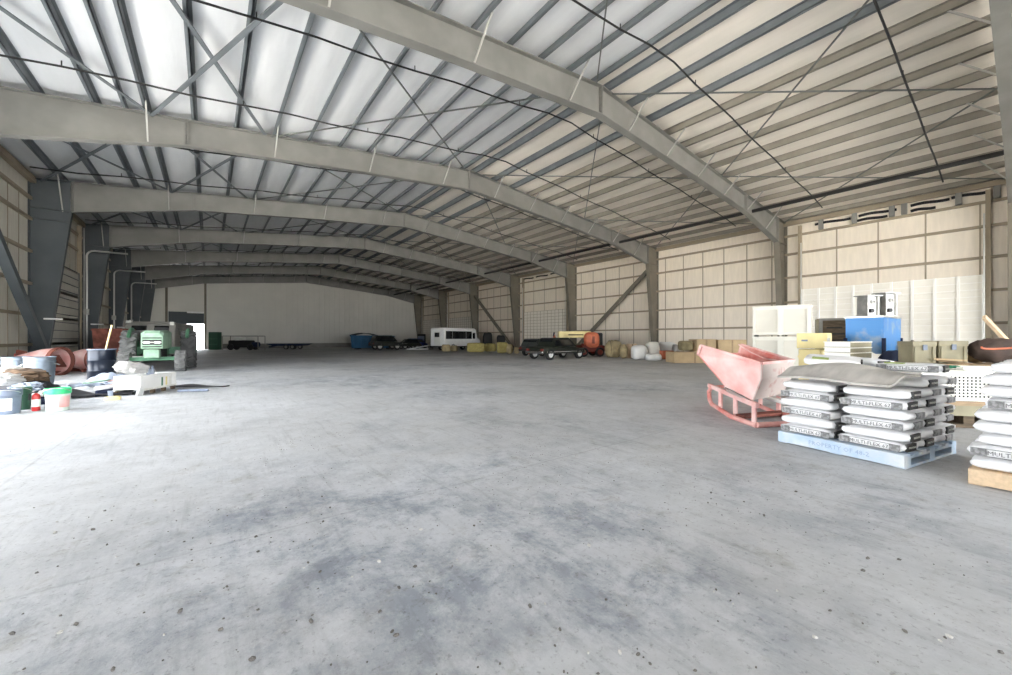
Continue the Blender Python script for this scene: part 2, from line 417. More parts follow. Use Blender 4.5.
# torn dark strips of insulation under the eave above the first roll-up door
for (a, b, z) in ((6.6, 5.2, 7.02), (4.9, 3.6, 7.04), (4.95, 3.9, 6.82), (3.15, 2.0, 7.06), (3.15, 2.4, 6.82), (1.95, .95, 7.06), (30.2, 28.6, 7.0), (28.2, 26.6, 7.0), (26.2, 25.0, 7.02)):
    obj('torn_strip', MB().tube([(XR-.05, a+(b-a)*t/6, z + .03*math.sin(t*.9)) for t in range(7)], .06, 6), M['black'], wr)
for y in (6.35, 5.05, 3.35, 1.75, .75, 3.75):
    obj('eave_bracket', MB().bx(XR-.16, XR-.01, y-.09, y+.09, 6.72, 7.28), M['steel'], wr)
struct('eave_beam', MB().bx(XR-.2, XR-.03, YB, YE, 7.2, 7.42), M['girt'])
struct('eave_beam', MB().bx(XL+.03, XL+.2, YB, YE, 7.2, 7.42), M['girt'])

def sect_door(name, x, sg, y0, y1, h, ns, m_p, m_s, sw=.05, rs=.27):
    d = struct(name, MB().bx(x-sg*.10, x-sg*.04, y0, y1, 0.02, h), m_p)
    rb = MB(); n = int(h/rs)
    for k in range(n+1):
        rb.bx(x-sg*.13, x-sg*.10, y0, y1, .03+k*(h-.06)/n-.012, .03+k*(h-.06)/n+.012)
    obj('rib', rb, m_s, d)
    for k in range(ns+1):
        y = y0 + (y1-y0)*k/ns
        obj('stile', MB().bx(x-sg*(.11+sw*.9), x-sg*.10, y-sw, y+sw, .03, h), m_s, d)
    for y in (y0-.12, y1+.12):
        obj('jamb', MB().bx(x-sg*.2, x-sg*.02, y-.07, y+.07, 0, 7.1), M['girt'], d)
    obj('track', MB().tube([(x-sg*.3, y0-.02, .05), (x-sg*.3, y0-.02, h+2.4)], .025, 6), M['conduit'], d)
    obj('track', MB().tube([(x-sg*.3, y1+.02, .05), (x-sg*.3, y1+.02, h+2.4)], .025, 6), M['conduit'], d)
    return d
sect_door('door_1', XR, 1, FR[2]+.75, FR[3]-.85, 3.75, 9, M['door_panel'], M['door_white'], .045)
for k, i in enumerate((5, 7, 8)):
    sect_door('door_%d' % (k+2), XR, 1, FR[i]+.95, FR[i+1]-.9, 3.75, 12, M['door_back'], M['girt'], .014)
sect_door('door_5', XL, -1, FR[5]+.9, FR[6]-.9, 4.6, 1, M['wall_grey'], M['dark_door'], .03, .36)

# end walls
def gable(name, y, t, m, hole=None):
    mb = MB()
    def pan(x0, x1, z0=0, z1=None):
        pts = [(x0, y, z0), (x1, y, z0)]
        if z1 is not None: pts += [(x1, y, z1), (x0, y, z1)]
        else:
            pts += [(x1, y, roof_z(x1)+.2)] + ([(XM, y, roof_z(XM)+.2)] if x0 < XM < x1 else []) + [(x0, y, roof_z(x0)+.2)]
        mb.prism(pts, (0, t, 0))
    x0, x1, h = hole
    pan(XL, x0); pan(x1, XR); pan(x0, x1, h)
    return struct(name, mb, m)
from math import atan2
def atY(u, Y):
    k = (u-506)/F; return Y*(S+k*C)/(C-k*S)
dx0, dx1 = atY(168.5, YE), atY(204, YE)
dd = lambda x: x*S + YE*C
DH = hz(324, dd(dx1)); FH = hz(312.5, dd(dx1))
ex0 = atY(187, YE)
wn = gable('wall_back', YE, .15, M['end_wall'], (ex0, dx1, DH))
rib = MB()
x = XL + .3
while x < XR - .3:
    if not (dx0-.1 < x < dx1+.1): rib.bx(x-.03, x+.03, YE-.03, YE, 0, roof_z(x)-.1)
    x += .61
obj('panel_rib', rib, M['end_wall'], wn)
fp = MB()
fp.bx(dx0, ex0, YE-.08, YE-.03, 0, FH); fp.bx(ex0, dx1, YE-.08, YE-.03, DH, FH)
struct('door_6', fp, M['dark_door'])
for xx in (dx0-.15, dx1+.12):
    struct('post_column', MB().bx(xx-.1, xx+.1, YE-.3, YE-.08, 0, roof_z(xx)-.2), M['column'])
struct('trim_1', MB().bx(ex0, dx1, YE-.13, YE-.08, FH-.12, FH+.06), M['white'])
struct('baseboard_back', MB().bx(dx1+.4, XR-.2, YE-.1, YE-.03, 0, .55), M['grey_cab'])
gable('wall_front', YB-.15, .15, M['wall_grey'], (-4.2, 19, 5.5))  # unseen front wall, its opening widened to add fill daylight

# sprinkler lines, main pipe, conduits
ys = []
for k in range(-3, 14): ys.append(1.98 + 3.73*k if k < 4 else 1.98+3.73*3 + (k-3)*3.81)
ordn = ['first','second','third','fourth','fifth','sixth','seventh','eighth','ninth','tenth','eleventh','twelfth','thirteenth','fourteenth','fifteenth','sixteenth']
n = 0
for y in ys:
    if y < 1.5 or y > 53: continue
    pts = [(XL+.6, y, roof_z(XL+.6)-.30)]
    for k in range(1, 24):
        xx = XL+.6 + (22.5-XL-.6)*k/24; pts.append((xx, y, roof_z(xx)-.33-.03*math.sin(k*1.9)))
    pts.append((22.5, y, roof_z(22.5)-.4))
    t = obj('ceiling_sprinkler_pipe', MB().tube(pts, .024, 6), M['black_pipe'])
    tag(t, 'thin black sprinkler branch pipe across the roof, %s one from the front of the hall' % ordn[n], 'pipe', 'sprinkler branch pipes')
    for k in range(2, 24, 3):
        p = pts[k]; obj('sprinkler_head', MB().tube([(p[0], p[1], p[2]), (p[0], p[1], p[2]+.13)], .014, 5), M['black_pipe'], t)
    n += 1
tag(obj('ceiling_main_pipe', MB().tube([(20.75, YB+1, 7.28-.02), (20.75, YE-.4, 7.28-.02)], .085, 10), M['black_pipe']),
    'long black main pipe hung under the beige right-hand roof slope', 'pipe')
for i, (y, lab) in enumerate(((FR[6]-.45, 'pale bent conduit rising beside the second visible left column'), (FR[7]-.45, 'pale bent conduit rising beside the third visible left column'), (FR[8]-.45, 'pale bent conduit rising beside the fourth visible left column'))):
    x = XL + .32; m = MB()
    pts = [(x, y, .02), (x, y, 5.6)] + [(x+.3*(1-math.cos(a)), y, 5.6+.3*math.sin(a)) for a in (.4,.8,1.2,1.57)] + [(x+1.6, y, 5.9)]
    m.tube(pts, .045, 8)
    cd = obj('conduit_pipe', m, M['conduit']); tag(cd, lab, 'pipe', 'bent conduits on the left columns')
    obj('valve', MB().box((x, y-.08, 2.6), (.2, .16, .3)).lathe([(.1, 0), (.1, .05)], 12, Matrix.Translation((x, y-.2, 2.6)) @ Matrix.Rotation(R(90), 4, 'X')), M['strut'], cd)
# wedge-shaped pole near the doorway far left stays bare: only columns stand there


# ------------------------------------------------------------------ feed bags and pallets
def spow(x, e): return math.copysign(abs(x)**e, x)
def bag_body(seed, L, W, H):
    m = MB(); nu, nv = 36, 10; vs = []; fs = []
    for i in range(nv+1):
        ph = -math.pi/2 + math.pi*i/nv; cp = spow(math.cos(ph), .5) if i not in (0, nv) else 0; sp_ = spow(math.sin(ph), .55)
        for j in range(nu):
            a = 2*math.pi*(j+.5)/nu
            x, y = cp*spow(math.cos(a), .22), cp*spow(math.sin(a), .22)
            k = 1 - .085*abs(noise.noise(Vector((x*2.7, y*2.2, sp_*1.1 + seed*5.7)))) - .02*abs(noise.noise(Vector((x*9, y*8, sp_*3 + seed*2.7))))
            zz = sp_*(1 - .55*abs(noise.noise(Vector((x*2.2+seed, y*2.6, seed*3.3))))*(1 if i > nv/2 else .5)*(.35 + .65*max(abs(x), abs(y))))
            vs.append((x*k*L/2, y*k*W/2, zz*H/2 + H/2))
    for i in range(nv):
        for j in range(nu): fs.append((i*nu+j, i*nu+(j+1)%nu, (i+1)*nu+(j+1)%nu, (i+1)*nu+j))
    m.add(vs, fs); return mesh('bag', m, M['bag'], 80)
def text_mesh(body, size, m, ext=.0006):
    cu = bpy.data.curves.new('lettering', 'FONT'); cu.body = body; cu.size = size; cu.align_x = 'CENTER'; cu.align_y = 'CENTER'; cu.extrude = ext; cu.resolution_u = 1
    o = bpy.data.objects.new('tmp', cu); COL.objects.link(o)
    dg = bpy.context.evaluated_depsgraph_get(); me = bpy.data.meshes.new_from_object(o.evaluated_get(dg)); me.name = 'lettering'
    bpy.data.objects.remove(o); me.materials.clear(); me.materials.append(m); return me
BL, BW, BH = .525, .378, .097
BAGS = [bag_body(s, BL, BW, BH) for s in range(6)]
T_FRONT = text_mesh('MULTI-FLEX 67', .046, M['bag_ink']); T_SMALL = text_mesh('MULTI-FLEX', .026, M['label'])
pb = MB()
for x0, x1 in ((-.235, -.15), (.16, .235)): pb.bx(x0, x1, -BW/2-.002, -BW/2+.012, .016, .078)
for z0, z1 in ((.016, .020), (.075, .078)): pb.bx(-.15, .16, -BW/2-.002, -BW/2+.012, z0, z1)
PB = mesh('print_block', pb, M['bag_grey'], 0)
eb = MB(); eb.bx(BL/2-.014, BL/2+.003, -.12, .06, .014, .082); EB = mesh('end_label', eb, M['bag_black'], 0)
eg = MB(); eg.bx(BL/2-.014, BL/2+.0015, -.02, .15, .02, .076); EG = mesh('end_print', eg, M['bag_grey'], 0)
def make_bag(name, kind, seed):
    o = bpy.data.objects.new(name, BAGS[seed % 6]); COL.objects.link(o)
    if kind in ('print', 'both'):
        obj('print_block', PB, None, o)
        t = obj('lettering', T_FRONT, None, o); t.location = (.005, -BW/2-.003, .046); t.rotation_euler = (R(90), 0, 0)
    if kind in ('end', 'both'):
        e = obj('end_label', EB, None, o)
        t = obj('lettering', T_SMALL, None, o); t.location = (BL/2+.004, -.02, .048); t.rotation_euler = (R(90), 0, R(90))
    elif kind != 'blank': obj('end_print', EG, None, o)
    return o
def pallet(name, label, m, loc, rz, LX, LY, H=.13, lettering=None):
    t = thing(name, label, 'pallet', loc, rz)
    for k in range(7):
        x = -LX/2 + .05 + k*(LX-.1)/6
        obj('deck_board', MB().box((x, 0, H-.011), (.1, LY, .022)), m, t, bevel=.003)
    for k in range(3):
        y = (-1, 0, 1)[k]*(LY/2-.045)
        obj('stringer', MB().box((0, y, H-.033), (LX, .09, .022)), m, t)
        for x in (-LX/2+.06, 0, LX/2-.06): obj('block', MB().box((x, y, .059), (.11, .09, .07)), m, t)
        obj('bottom_board', MB().box((0, y, .012), (LX, .09, .022)), m, t)
    fr = obj('side_board', MB().box((-LX/2-.011, 0, .07), (.02, LY, .118)), m, t, bevel=.004)
    if lettering:
        q = obj('lettering', text_mesh(lettering, .062, M['text_blue']), None, fr); q.location = (-LX/2-.0225, -.03, .07); q.rotation_euler = (R(90), 0, R(-90))
    return t
WORD = ['bottom', 'second', 'third', 'fourth', 'fifth', 'sixth', 'seventh', 'eighth', 'ninth', 'tenth']
def local(loc, rz, x, y): return (loc[0] + x*math.cos(rz) - y*math.sin(rz), loc[1] + x*math.sin(rz) + y*math.cos(rz))

# blue pallet
BC = (5.05, .68); brz = R(-11); PLX, PLY = 1.165, 1.085
bl = local(BC, brz, PLX/2+.02, PLY/2)
pallet('pallet', 'worn blue wooden pallet with faint lettering under the printed white bags', M['blue_paint'], (bl[0], bl[1], 0), brz, PLX, PLY, .13, 'PROPERTY OF 48-2')
rnd = random.Random(3)
ROWN = ['front', 'middle', 'back']
for side, yc, heights in (('left', PLY/4, (6, 7, 7)), ('right', -PLY/4, (6, 7, 7))):
    for row in range(3):
        xc = -PLX/2 + .193 + row*.386
        for k in range(heights[row]):
            jx, jy = rnd.uniform(-.008, .008) - (.018*math.sin(k*2.1) if row == 0 else 0), rnd.uniform(-.004, .004) + (-.03*abs(math.sin(k*1.7)) if side == 'right' else .018*abs(math.sin(k*2.3+1)))
            p = local(bl, brz, xc+jx, yc+jy)
            kind = ('both' if k % 4 == 0 else 'print') if (k + (side == 'left')) % 2 == (1 if side == 'left' else 0) else ('end' if (k+row) % 3 else 'plain')
            if row and side == 'left': kind = 'plain'
            elif row: kind = 'end' if (k+row) % 2 else 'plain'
            o = make_bag('feed_bag', kind, rnd.randrange(6)); o.location = (p[0], p[1], .131 + k*.0975)
            o.rotation_euler = (R(rnd.uniform(-1.2, 1.2)), R(rnd.uniform(-1, 1)), brz - R(90) + R(rnd.uniform(-1.5, 1.5)))
            look = {'both': 'grey-printed white bag with black end label', 'print': 'white bag with grey side lettering', 'end': 'white bag with black end label', 'plain': 'plain-sided white bag'}[kind]
            tag(o, '%s, %s layer of blue pallet stack, %s %s' % (look, WORD[k], ROWN[row], side), 'bag', 'white bags stacked on the blue pallet')
for x, y, z, rx, ry, rz_, lab, kd in ((.02, .30, .835, 8, 4, -68, 'white bag slumped on top of the blue pallet stack behind the curved sheet', 'end'), (.42, .20, .822, 0, 3, -100, 'white bag with green mark topping the back of the blue pallet stack', 'end'),
                              (.30, -.29, .79, 0, 0, -84, 'white bag with black end label topping the right side of the blue pallet stack', 'both')):
    p = local(bl, brz, x, y); o = make_bag('feed_bag', kd, rnd.randrange(6)); o.location = (p[0], p[1], z + .05)
    o.rotation_euler = (R(rx), R(ry), brz + R(rz_)); tag(o, lab, 'bag', 'white bags stacked on the blue pallet')
    obj('green_mark', MB().box((-.1, -.12, BH-.004), (.15, .07, .012)), M['bag_green'], o)
# curved sheet draped over the near edge of the bags
def shf(u, v):
    y = .52 - u*.97; x = -.655 + v*.50 - .05*math.sin(u*3)*(1-v)
    q = min(1, v/.55); q = q*q*(3-2*q)
    z = .745 + .10*q + .07*math.sin(math.pi*min(1, u*1.15))*(.4+.6*v) - .02*u
    return (x, y - .06*v*u, max(z, .742) + .022)
sh = obj('bent_sheet', MB().sheet(24, 10, shf, .022), M['ply'], ang=60)
sh.location = (bl[0], bl[1], 0); sh.rotation_euler = (0, 0, brz)
tag(sh, 'grey-brown bent sheet lying over the top of the printed white bags', 'sheet')

# pale wooden pallet at the right edge
rrz = R(-3); rc = local((4.99, .30), rrz, .61, -.565)
pallet('pallet', 'pale new wooden pallet under the tall stack of white bags', M['wood_pale'], (rc[0], rc[1], 0), rrz, 1.2, 1.13, .13)
for row, side, yc in ((0, 'left', .2825), (1, 'left', .2825), (2, 'left', .2825), (0, 'right', -.2825)):
    for k in range(9):
        jx, jy = rnd.uniform(-.006, .006) - (.022*math.sin(k*1.9+.6) if row == 0 else 0), rnd.uniform(-.004, .004) + (.025*math.sin(k*2.2) if side == 'left' else 0) - .011*k - (.03 if side == 'right' else 0) + .03
        p = local(rc, rrz, -.6+.2+row*.408+jx+.005*k, yc+jy)
        kind = 'print' if (k % 4 == 1 and row == 0) else 'blank'
        o = make_bag('feed_bag', kind, rnd.randrange(6)); o.location = (p[0], p[1], .131 + k*.0975); o.rotation_euler = (R(rnd.uniform(-1.2, 1.2)), R(rnd.uniform(-1, 1)), rrz - R(90) + R(rnd.uniform(-1.5, 1.5)))
        tag(o, '%s, %s layer of the pale pallet stack, %s %s' % ({'print': 'white bag with grey lettering', 'blank': 'plain bright white bag'}[kind], WORD[k], ROWN[row], side), 'bag', 'white bags stacked on the pale pallet')

# ------------------------------------------------------------------ red dumping hopper
def cp(u, v, d): p = ud(u, d); return (p[0], p[1], hz(v, d))
o3 = ud(745, 5.9)
t = thing('dump_hopper', 'faded red steel dumping hopper on a tubular skid', 'hopper', (o3[0], o3[1], 0))
def L3(p): return Vector((p[0]-o3[0], p[1]-o3[1], p[2]))
A, D_, K, Fp, E_, A2 = [L3(q) for q in (cp(701, 345.5, 6.2), cp(761.7, 363.4, 5.3), cp(761.7, 379, 5.3), cp(753, 400.5, 5.45), cp(724.5, 386, 5.85), cp(698, 355, 6.15))]
wv = Vector(cw(.94, .70) + (0,)); wl_ = Vector(cw(1.12, .8) + (0,))
side = [A, D_, K, Fp, E_, A2]
far = [A + wl_, D_ + wv, K + wv, Fp + wv*.92, E_ + wv*.95, A2 + wl_]
def panel(pts, th, inward):
    n = (pts[1]-pts[0]).cross(pts[2]-pts[1]).normalized()
    if n.dot(inward) < 0: n = -n
    return MB().prism(pts, n*th)
cen = sum(side + far, Vector())/12
def pn(name, pts, m): return obj(name, panel(pts, .014, cen - sum(pts, Vector())/len(pts)), m, t, ang=0)
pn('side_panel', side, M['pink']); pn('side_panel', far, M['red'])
pn('back_panel', [D_, far[1], far[2], K], M['dust_shaded'])
pn('back_slope', [K, far[2], far[3], Fp], M['dust_shaded'])
pn('bottom_panel', [Fp, far[3], far[4], E_], M['rust'])
pn('front_slope', [E_, far[4], far[5], A2], M['red'])
rim = MB()
for a, b in ((A, D_), (D_, far[1]), (far[1], far[0]), (A, A2), (far[0], far[5])): rim.beam(a, b, .035, .035)
obj('rim', rim, M['pink'], t)
cab = MB(); a, b = A.lerp(far[0], .92), D_.lerp(far[1], .62)
cab.tube([a, a.lerp(b, .3) + Vector((0,0,-.05)), a.lerp(b, .65) + Vector((0,0,-.06)), b], .012, 6)
obj('trip_cable', cab, M['pink'], t)
def fl(u, v, z=.03): p = G(u, v); return L3((p[0], p[1], z))
P1, P2, P3 = fl(709, 404), fl(731, 418.5), fl(757, 428)
off = Vector(cw(.86, .30) + (0,))
for q in (Vector(), off):
    pts = [P1 + q + Vector((0,0,.30)) + (P2-P1)*.15, P1 + q + Vector((0,0,.20)), P1 + q + Vector((0,0,.06)) + (P2-P1)*.03, P1 + q + (P2-P1)*.15, P2 + q, P3 + q]
    obj('skid_tube', MB().tube(pts, .036, 10), M['red'], t, ang=60)
obj('cross_tube', MB().tube([P3 + Vector((0,0,.01)), P3 + off*.5 + (P3-P2)*.12 + Vector((0,0,.01)), P3 + off + Vector((0,0,.01))], .036, 10), M['red'], t)
obj('cross_tube', MB().tube([P1 + Vector((0,0,.30)) + (P2-P1)*.15, P1 + off + Vector((0,0,.30)) + (P2-P1)*.15], .03, 8), M['red'], t)
for q in (Vector((0,0,0)), off):
    a, b = P1 + q + Vector((0,0,.31)), P3 + q + (P3-P2)*.02 + Vector((0,0,.27))
    obj('upper_rail', MB().beam(a, b, .05, .07), M['pink'] if q.length < .1 else M['dust_shaded'], t)
    for f_ in (.3, .62, .95): 
        m_ = a.lerp(b, f_); obj('upright', MB().beam(m_, (m_[0], m_[1], .03), .05, .05), M['pink'], t)
obj('pivot_plate', MB().prism([Fp + Vector((0,0,-.02)), E_ + Vector((0,0,-.02)), P1.lerp(P3, .45) + Vector((0,0,.3)), P1.lerp(P3, .75) + Vector((0,0,.28))], cw(.03, .02) + (0,)), M['dust_shaded'], t, ang=0)
obj('pivot_plate', MB().prism([Fp + wv*.9 + Vector((0,0,-.02)), E_ + wv*.9 + Vector((0,0,-.02)), P1.lerp(P3, .45) + off + Vector((0,0,.3)), P1.lerp(P3, .75) + off + Vector((0,0,.28))], cw(.03, .02) + (0,)), M['dust_shaded'], t, ang=0)
obj('stop_bar', MB().beam(P1.lerp(P3, .5) + Vector((0,0,.31)), P1.lerp(P3, .8) + off + Vector((0,0,.31)), .08, .03), M['dust_shaded'], t)
for k, (f0, f1, zz_, mm) in enumerate(((.2, 1.05, .345, 'white'), (.45, 1.15, .30, 'dust_shaded'))):
    q0, q1 = P1.lerp(P3, f0) + off*(.25+.3*k), P1.lerp(P3, f1) + off*(.55+.35*k)
    obj('slide_bar', MB().beam((q0[0], q0[1], zz_), (q1[0], q1[1], zz_-.03), .07, .035), M[mm], t)
obj('base_plate', MB().beam(P1.lerp(P3, .72) + Vector((0,0,.02)), P1.lerp(P3, .72) + off + Vector((0,0,.02)), .16, .04), M['rust'], t)

# ------------------------------------------------------------------ stored goods by the right wall
CAMR = -TH                                            # heading of the picture's horizontal
def crate_box(name, label, u0, u1, d, d1, z0, z1, depth, m, cat='crate', panels=2, side_m=None):
    p0, p1 = ud(u0, d), ud(u1, d1); w = math.dist(p0, p1)
    rz = math.atan2(p1[1]-p0[1], p1[0]-p0[0]); h = z1 - z0
    t = thing(name, label, cat, (p0[0], p0[1], z0), rz)
    obj('body', MB().bx(.02, w-.02, .05, depth-.02, .06, h-.05), side_m or m, t)
    obj('lid', MB().bx(0, w, 0, depth, h-.05, h), m, t, bevel=.008)
    for x in (.03, w/2, w-.03): obj('foot', MB().bx(x-.03, x+.03, 0, depth, 0, .06), m, t)
    fw = (w-.04)/panels
    for k in range(panels):
        x0 = .02 + k*fw; f_ = MB(); z_0, z_1 = .06, h-.05; e = min(.09, fw*.16)
        for q in ((x0, x0+e, z_0, z_1), (x0+fw-e, x0+fw, z_0, z_1), (x0+e, x0+fw-e, z_0, z_0+e), (x0+e, x0+fw-e, z_1-e, z_1)): f_.bx(q[0], q[1], -.0, .05, q[2], q[3])
        obj('front_frame', f_, m, t)
    return t
zz = hz(336.5, 14)
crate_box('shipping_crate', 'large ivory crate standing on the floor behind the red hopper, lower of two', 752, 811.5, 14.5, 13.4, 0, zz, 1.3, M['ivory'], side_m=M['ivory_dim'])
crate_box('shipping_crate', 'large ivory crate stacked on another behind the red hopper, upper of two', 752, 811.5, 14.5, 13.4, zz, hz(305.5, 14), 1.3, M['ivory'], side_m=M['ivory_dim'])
# yellow cabinet
p = ud(796.5, 9.6); t = thing('machine_cabinet', 'pale yellow machine cabinet in front of the ivory crates', 'cabinet', (p[0], p[1], 0), CAMR + R(-48))
obj('body', MB().bx(.03, .56, .03, .48, 0, .93), M['yellow'], t, bevel=.02)
obj('hood', MB().bx(0, .6, 0, .5, .95, hz(333, 9.2)), M['yellow'], t, bevel=.02)
obj('front_cover', MB().prism([(.08, -.02, .6), (.42, -.02, .58), (.5, -.01, .72), (.44, 0, .92), (.12, 0, .92), (.02, -.01, .76)], (0, .04, 0)), M['yellow'], t, ang=0)
obj('badge', MB().bx(.1, .22, -.008, .0, 1.12, 1.16), M['bucket_grey'], t)
obj('hinge_post', MB().tube([(.6, -.03, .45), (.62, -.03, 1.2)], .03, 8), M['metal'], t)
# dark upright grey crate
p = ud(819, 11); t = thing('upright_crate', 'grey-olive upright crate with dark front left of the blue bin', 'crate', (p[0], p[1], 0), CAMR + R(-32))
h = hz(318.5, 11)
obj('body', MB().bx(0, .78, .03, .8, .1, h), M['olive'], t, bevel=.01)
obj('front_panel', MB().bx(.08, .70, .0, .03, h-.72, h-.06), M['wood_dark'], t)
fr = MB()
for q in ((0, .08, h-.8, h), (.70, .78, h-.8, h), (.08, .7, h-.06, h), (.08, .7, h-.8, h-.72)): fr.bx(q[0], q[1], -.01, .03, q[2], q[3])
obj('front_frame', fr, M['grey_cab'], t)
for k in range(3): obj('slat', MB().bx(.16, .6-.05*k, -.012, .0, h-.62+.17*k, h-.585+.17*k), M['bag_black'], t)
obj('skid', MB().bx(0, .78, .05, .75, 0, .1), M['wood_dark'], t)
# flat boxes on a wooden base
bp = ud(824, 8.6); brot = CAMR + R(-60)
t = thing('box_stand', 'low olive-brown wooden stand under the white-ended flat boxes', 'base', (bp[0], bp[1], 0), brot)
obj('deck', MB().bx(.02, .44, 0, 1.15, .70, .78), M['olive'], t)
for x in (.06, .23, .40): obj('leg', MB().bx(x-.04, x+.04, .05, 1.1, 0, .70), M['wood_dark'], t)
for k, (a, b) in enumerate(((.785, .89), (.895, 1.0), (1.005, hz(341.5, 8.6)))):
    s = thing('flat_box', ['white-ended flat olive box on the wooden stand, lowest of three', 'white-ended flat olive box, middle one of three behind the bags', 'white-ended flat olive box, topmost of three behind the bags'][k], 'box', (bp[0], bp[1], a), brot, 'white-ended flat boxes')
    obj('body', MB().bx(0, .46, .02, 1.1, 0, b-a), M['olive'], s, bevel=.006)
    obj('white_end', MB().bx(0.01, .45, 0, .02, .008, b-a-.008), M['white'], s)
    obj('lid_rim', MB().bx(-.008, .468, -.004, 1.108, b-a-.02, b-a), M['ivory'], s)
# blue bin with two metal units on top
def CD(r, d, z): p = cw(r, d); return Vector((p[0], p[1], z))
N0 = CD(8.92, 9.3, 0); va = CD(-.42, .56, 0); vb = CD(1.33, .93, 0)
t = thing('steel_bin', 'tall blue steel bin with tapered bottom and rust patches by the right wall', 'bin', tuple(N0))
def ring(z, e0, e1, f0, f1): return [va*a + vb*b + Vector((0,0,z)) for a, b in ((e0, f0), (e1, f0), (e1, f1), (e0, f1))]
obj('body', MB().loft([ring(.82, 0, .2, .0, 1.0), ring(1.12, 0, 1, 0, 1), ring(1.70, 0, 1, 0, 1)]), M['blue'], t, ang=0)
rm = MB(); q = ring(1.71, 0, 1, 0, 1)
for i in range(4): rm.beam(q[i], q[(i+1)%4], .05, .04)
obj('rim', rm, M['metal'], t)
for a, b in ((0, 0), (1, 0), (1, 1), (0, 1)):
    q = va*a + vb*b; obj('leg', MB().beam(q + Vector((0,0,1.2)), q, .07, .07), M['navy'], t)
br = MB(); br.beam(Vector((0,0,.4)), vb + Vector((0,0,.4)), .05, .05); br.beam(va + Vector((0,0,.4)), va+vb + Vector((0,0,.4)), .05, .05); br.beam(va + Vector((0,0,.4)), Vector((0,0,.4)), .05, .05)
obj('stretcher', br, M['navy'], t)
obj('top_plate', MB().loft([ring(1.712, .02, .98, .02, .98), ring(1.73, .02, .98, .02, .98)]), M['metal'], t, ang=0)
for k, (u, v0_, v1_, lab) in enumerate(((868, 315, 295.5, 'bare metal valve unit on top of the blue bin, left one'), (886, 315, 292.5, 'bare metal valve unit on top of the blue bin, right taller one'))):
    d = 9.75; p = ud(u, d + .1*k); s = thing('valve_unit', lab, 'machine part', (p[0], p[1], 1.731), CAMR + R(8), 'metal valve units on the blue bin')
    h = hz(v1_, d) - 1.731
    for x in (-.15, .15): obj('side_plate', MB().box((x, 0, h/2), (.025, .26, h-.04)), M['metal'], s)
    obj('base_flange', MB().box((0, 0, .015), (.34, .3, .03)), M['metal'], s, bevel=.004)
    obj('top_flange', MB().box((0, 0, h-.015), (.44, .34, .03)), M['metal'], s, bevel=.004)
    obj('core', MB().box((.02, .02, h/2), (.26, .2, h-.06)), M['white'], s, bevel=.02)
    obj('port', MB().lathe([(.055, 0), (.055, .05), (.03, .05), (.03, .01)], 16, Matrix.Translation((.02, -.08, h*.68)) @ Matrix.Rotation(R(90), 4, 'X')), M['metal'], s)
    obj('motor', MB().lathe([(.05, 0), (.05, .1)], 16, Matrix.Translation((-.06, -.06, h*.26)) @ Matrix.Rotation(R(90), 4, 'X')), M['bag_black'], s)
# dark rag heap beside the blue bin
p = ud(913, 9.8); g = obj('dark_tarp', MB().blob((0, 0, .5), (.62, .6, 1.15), .35, 2.2, 4, 20, 14), M['tarp_brown'], ang=60); g.location = (p[0], p[1], 0)
tag(g, 'dark crumpled tarp heaped against the right of the blue bin', 'tarp')
p = ud(893, 8.55); g = obj('navy_mass', MB().blob((0, 0, .42), (.85, .42, .95), .3, 2.4, 14, 22, 14), M['navy'], ang=60); g.location = (p[0], p[1], 0); g.rotation_euler = (0, 0, CAMR)  # navy mass added to keep the space below the bin dark
tag(g, 'dark navy mass in front of the blue bin legs', 'tarp')
# bench carrying the olive crates
bb = ud(884, 7.3); brz2 = CAMR + R(-18)
t = thing('timber_bench', 'rough dark timber bench behind the bags carrying olive crates', 'bench', (bb[0], bb[1], 0), brz2)
obj('top', MB().bx(0, 2.25, 0, .75, .66, .735), M['wood'], t, bevel=.006)
obj('shelf', MB().bx(.05, 2.2, .05, .7, .34, .39), M['wood_dark'], t)
for x in (.06, 1.1, 2.19):
    for y in (.06, .69): obj('leg', MB().bx(x-.05, x+.05, y-.05, y+.05, 0, .66), M['wood_dark'], t)
obj('front_rail', MB().bx(0, 2.25, -.03, 0, .58, .66), M['wood'], t)
def olive(x0, w, h, lab):
    p = local(bb, brz2, x0, .2)
    s = thing('military_crate', lab, 'crate', (p[0], p[1], .737), brz2)
    obj('body', MB().bx(.01, w-.01, .01, .44, 0, h-.04), M['olive'], s, bevel=.008)
    obj('lid', MB().bx(0, w, 0, .45, h-.09, h), M['olive'], s, bevel=.01)
    for x in (.05, w-.05): obj('batten', MB().bx(x-.02, x+.02, -.012, .01, .02, h-.1), M['olive'], s)
    obj('latch', MB().bx(w/2-.03, w/2+.03, -.02, .0, h-.16, h-.06), M['bucket_grey'], s)
olive(.52, .36, hz(341.5, 7.1)-.737, 'olive-tan lidded crate on the timber bench, left one of two')
olive(.90, .42, hz(341, 7.1)-.737, 'olive-tan lidded crate on the timber bench, right one of two')
for k, (x, y, a, l, lab, mm) in enumerate(((1.12, .1, -32, .55, 'short brown board lying slanted in front of the olive crates', 'wood'), (1.0, .1, -20, .4, 'short tan board lying flat in front of the olive crates', 'card'))):
    p = local(bb, brz2, x, y); o = obj('loose_board', MB().box((0,0,0), (l, .1, .03)), M[mm]); o.location = (p[0], p[1], .76+.05*k); o.rotation_euler = (0, R(8-k*5), brz2 + R(a)); tag(o, lab, 'board')
p = local(bb, brz2, 1.80, .26); t = thing('tarp_bundle', 'brown-purple tarp bundle tied with an orange strap at the right edge', 'bundle', (p[0], p[1], .79), brz2)
obj('tarp', MB().blob((0, 0, .19), (.78, .5, .42), .2, 2.4, 2, 24, 14, ex=.7), M['tarp_brown'], t, ang=70)
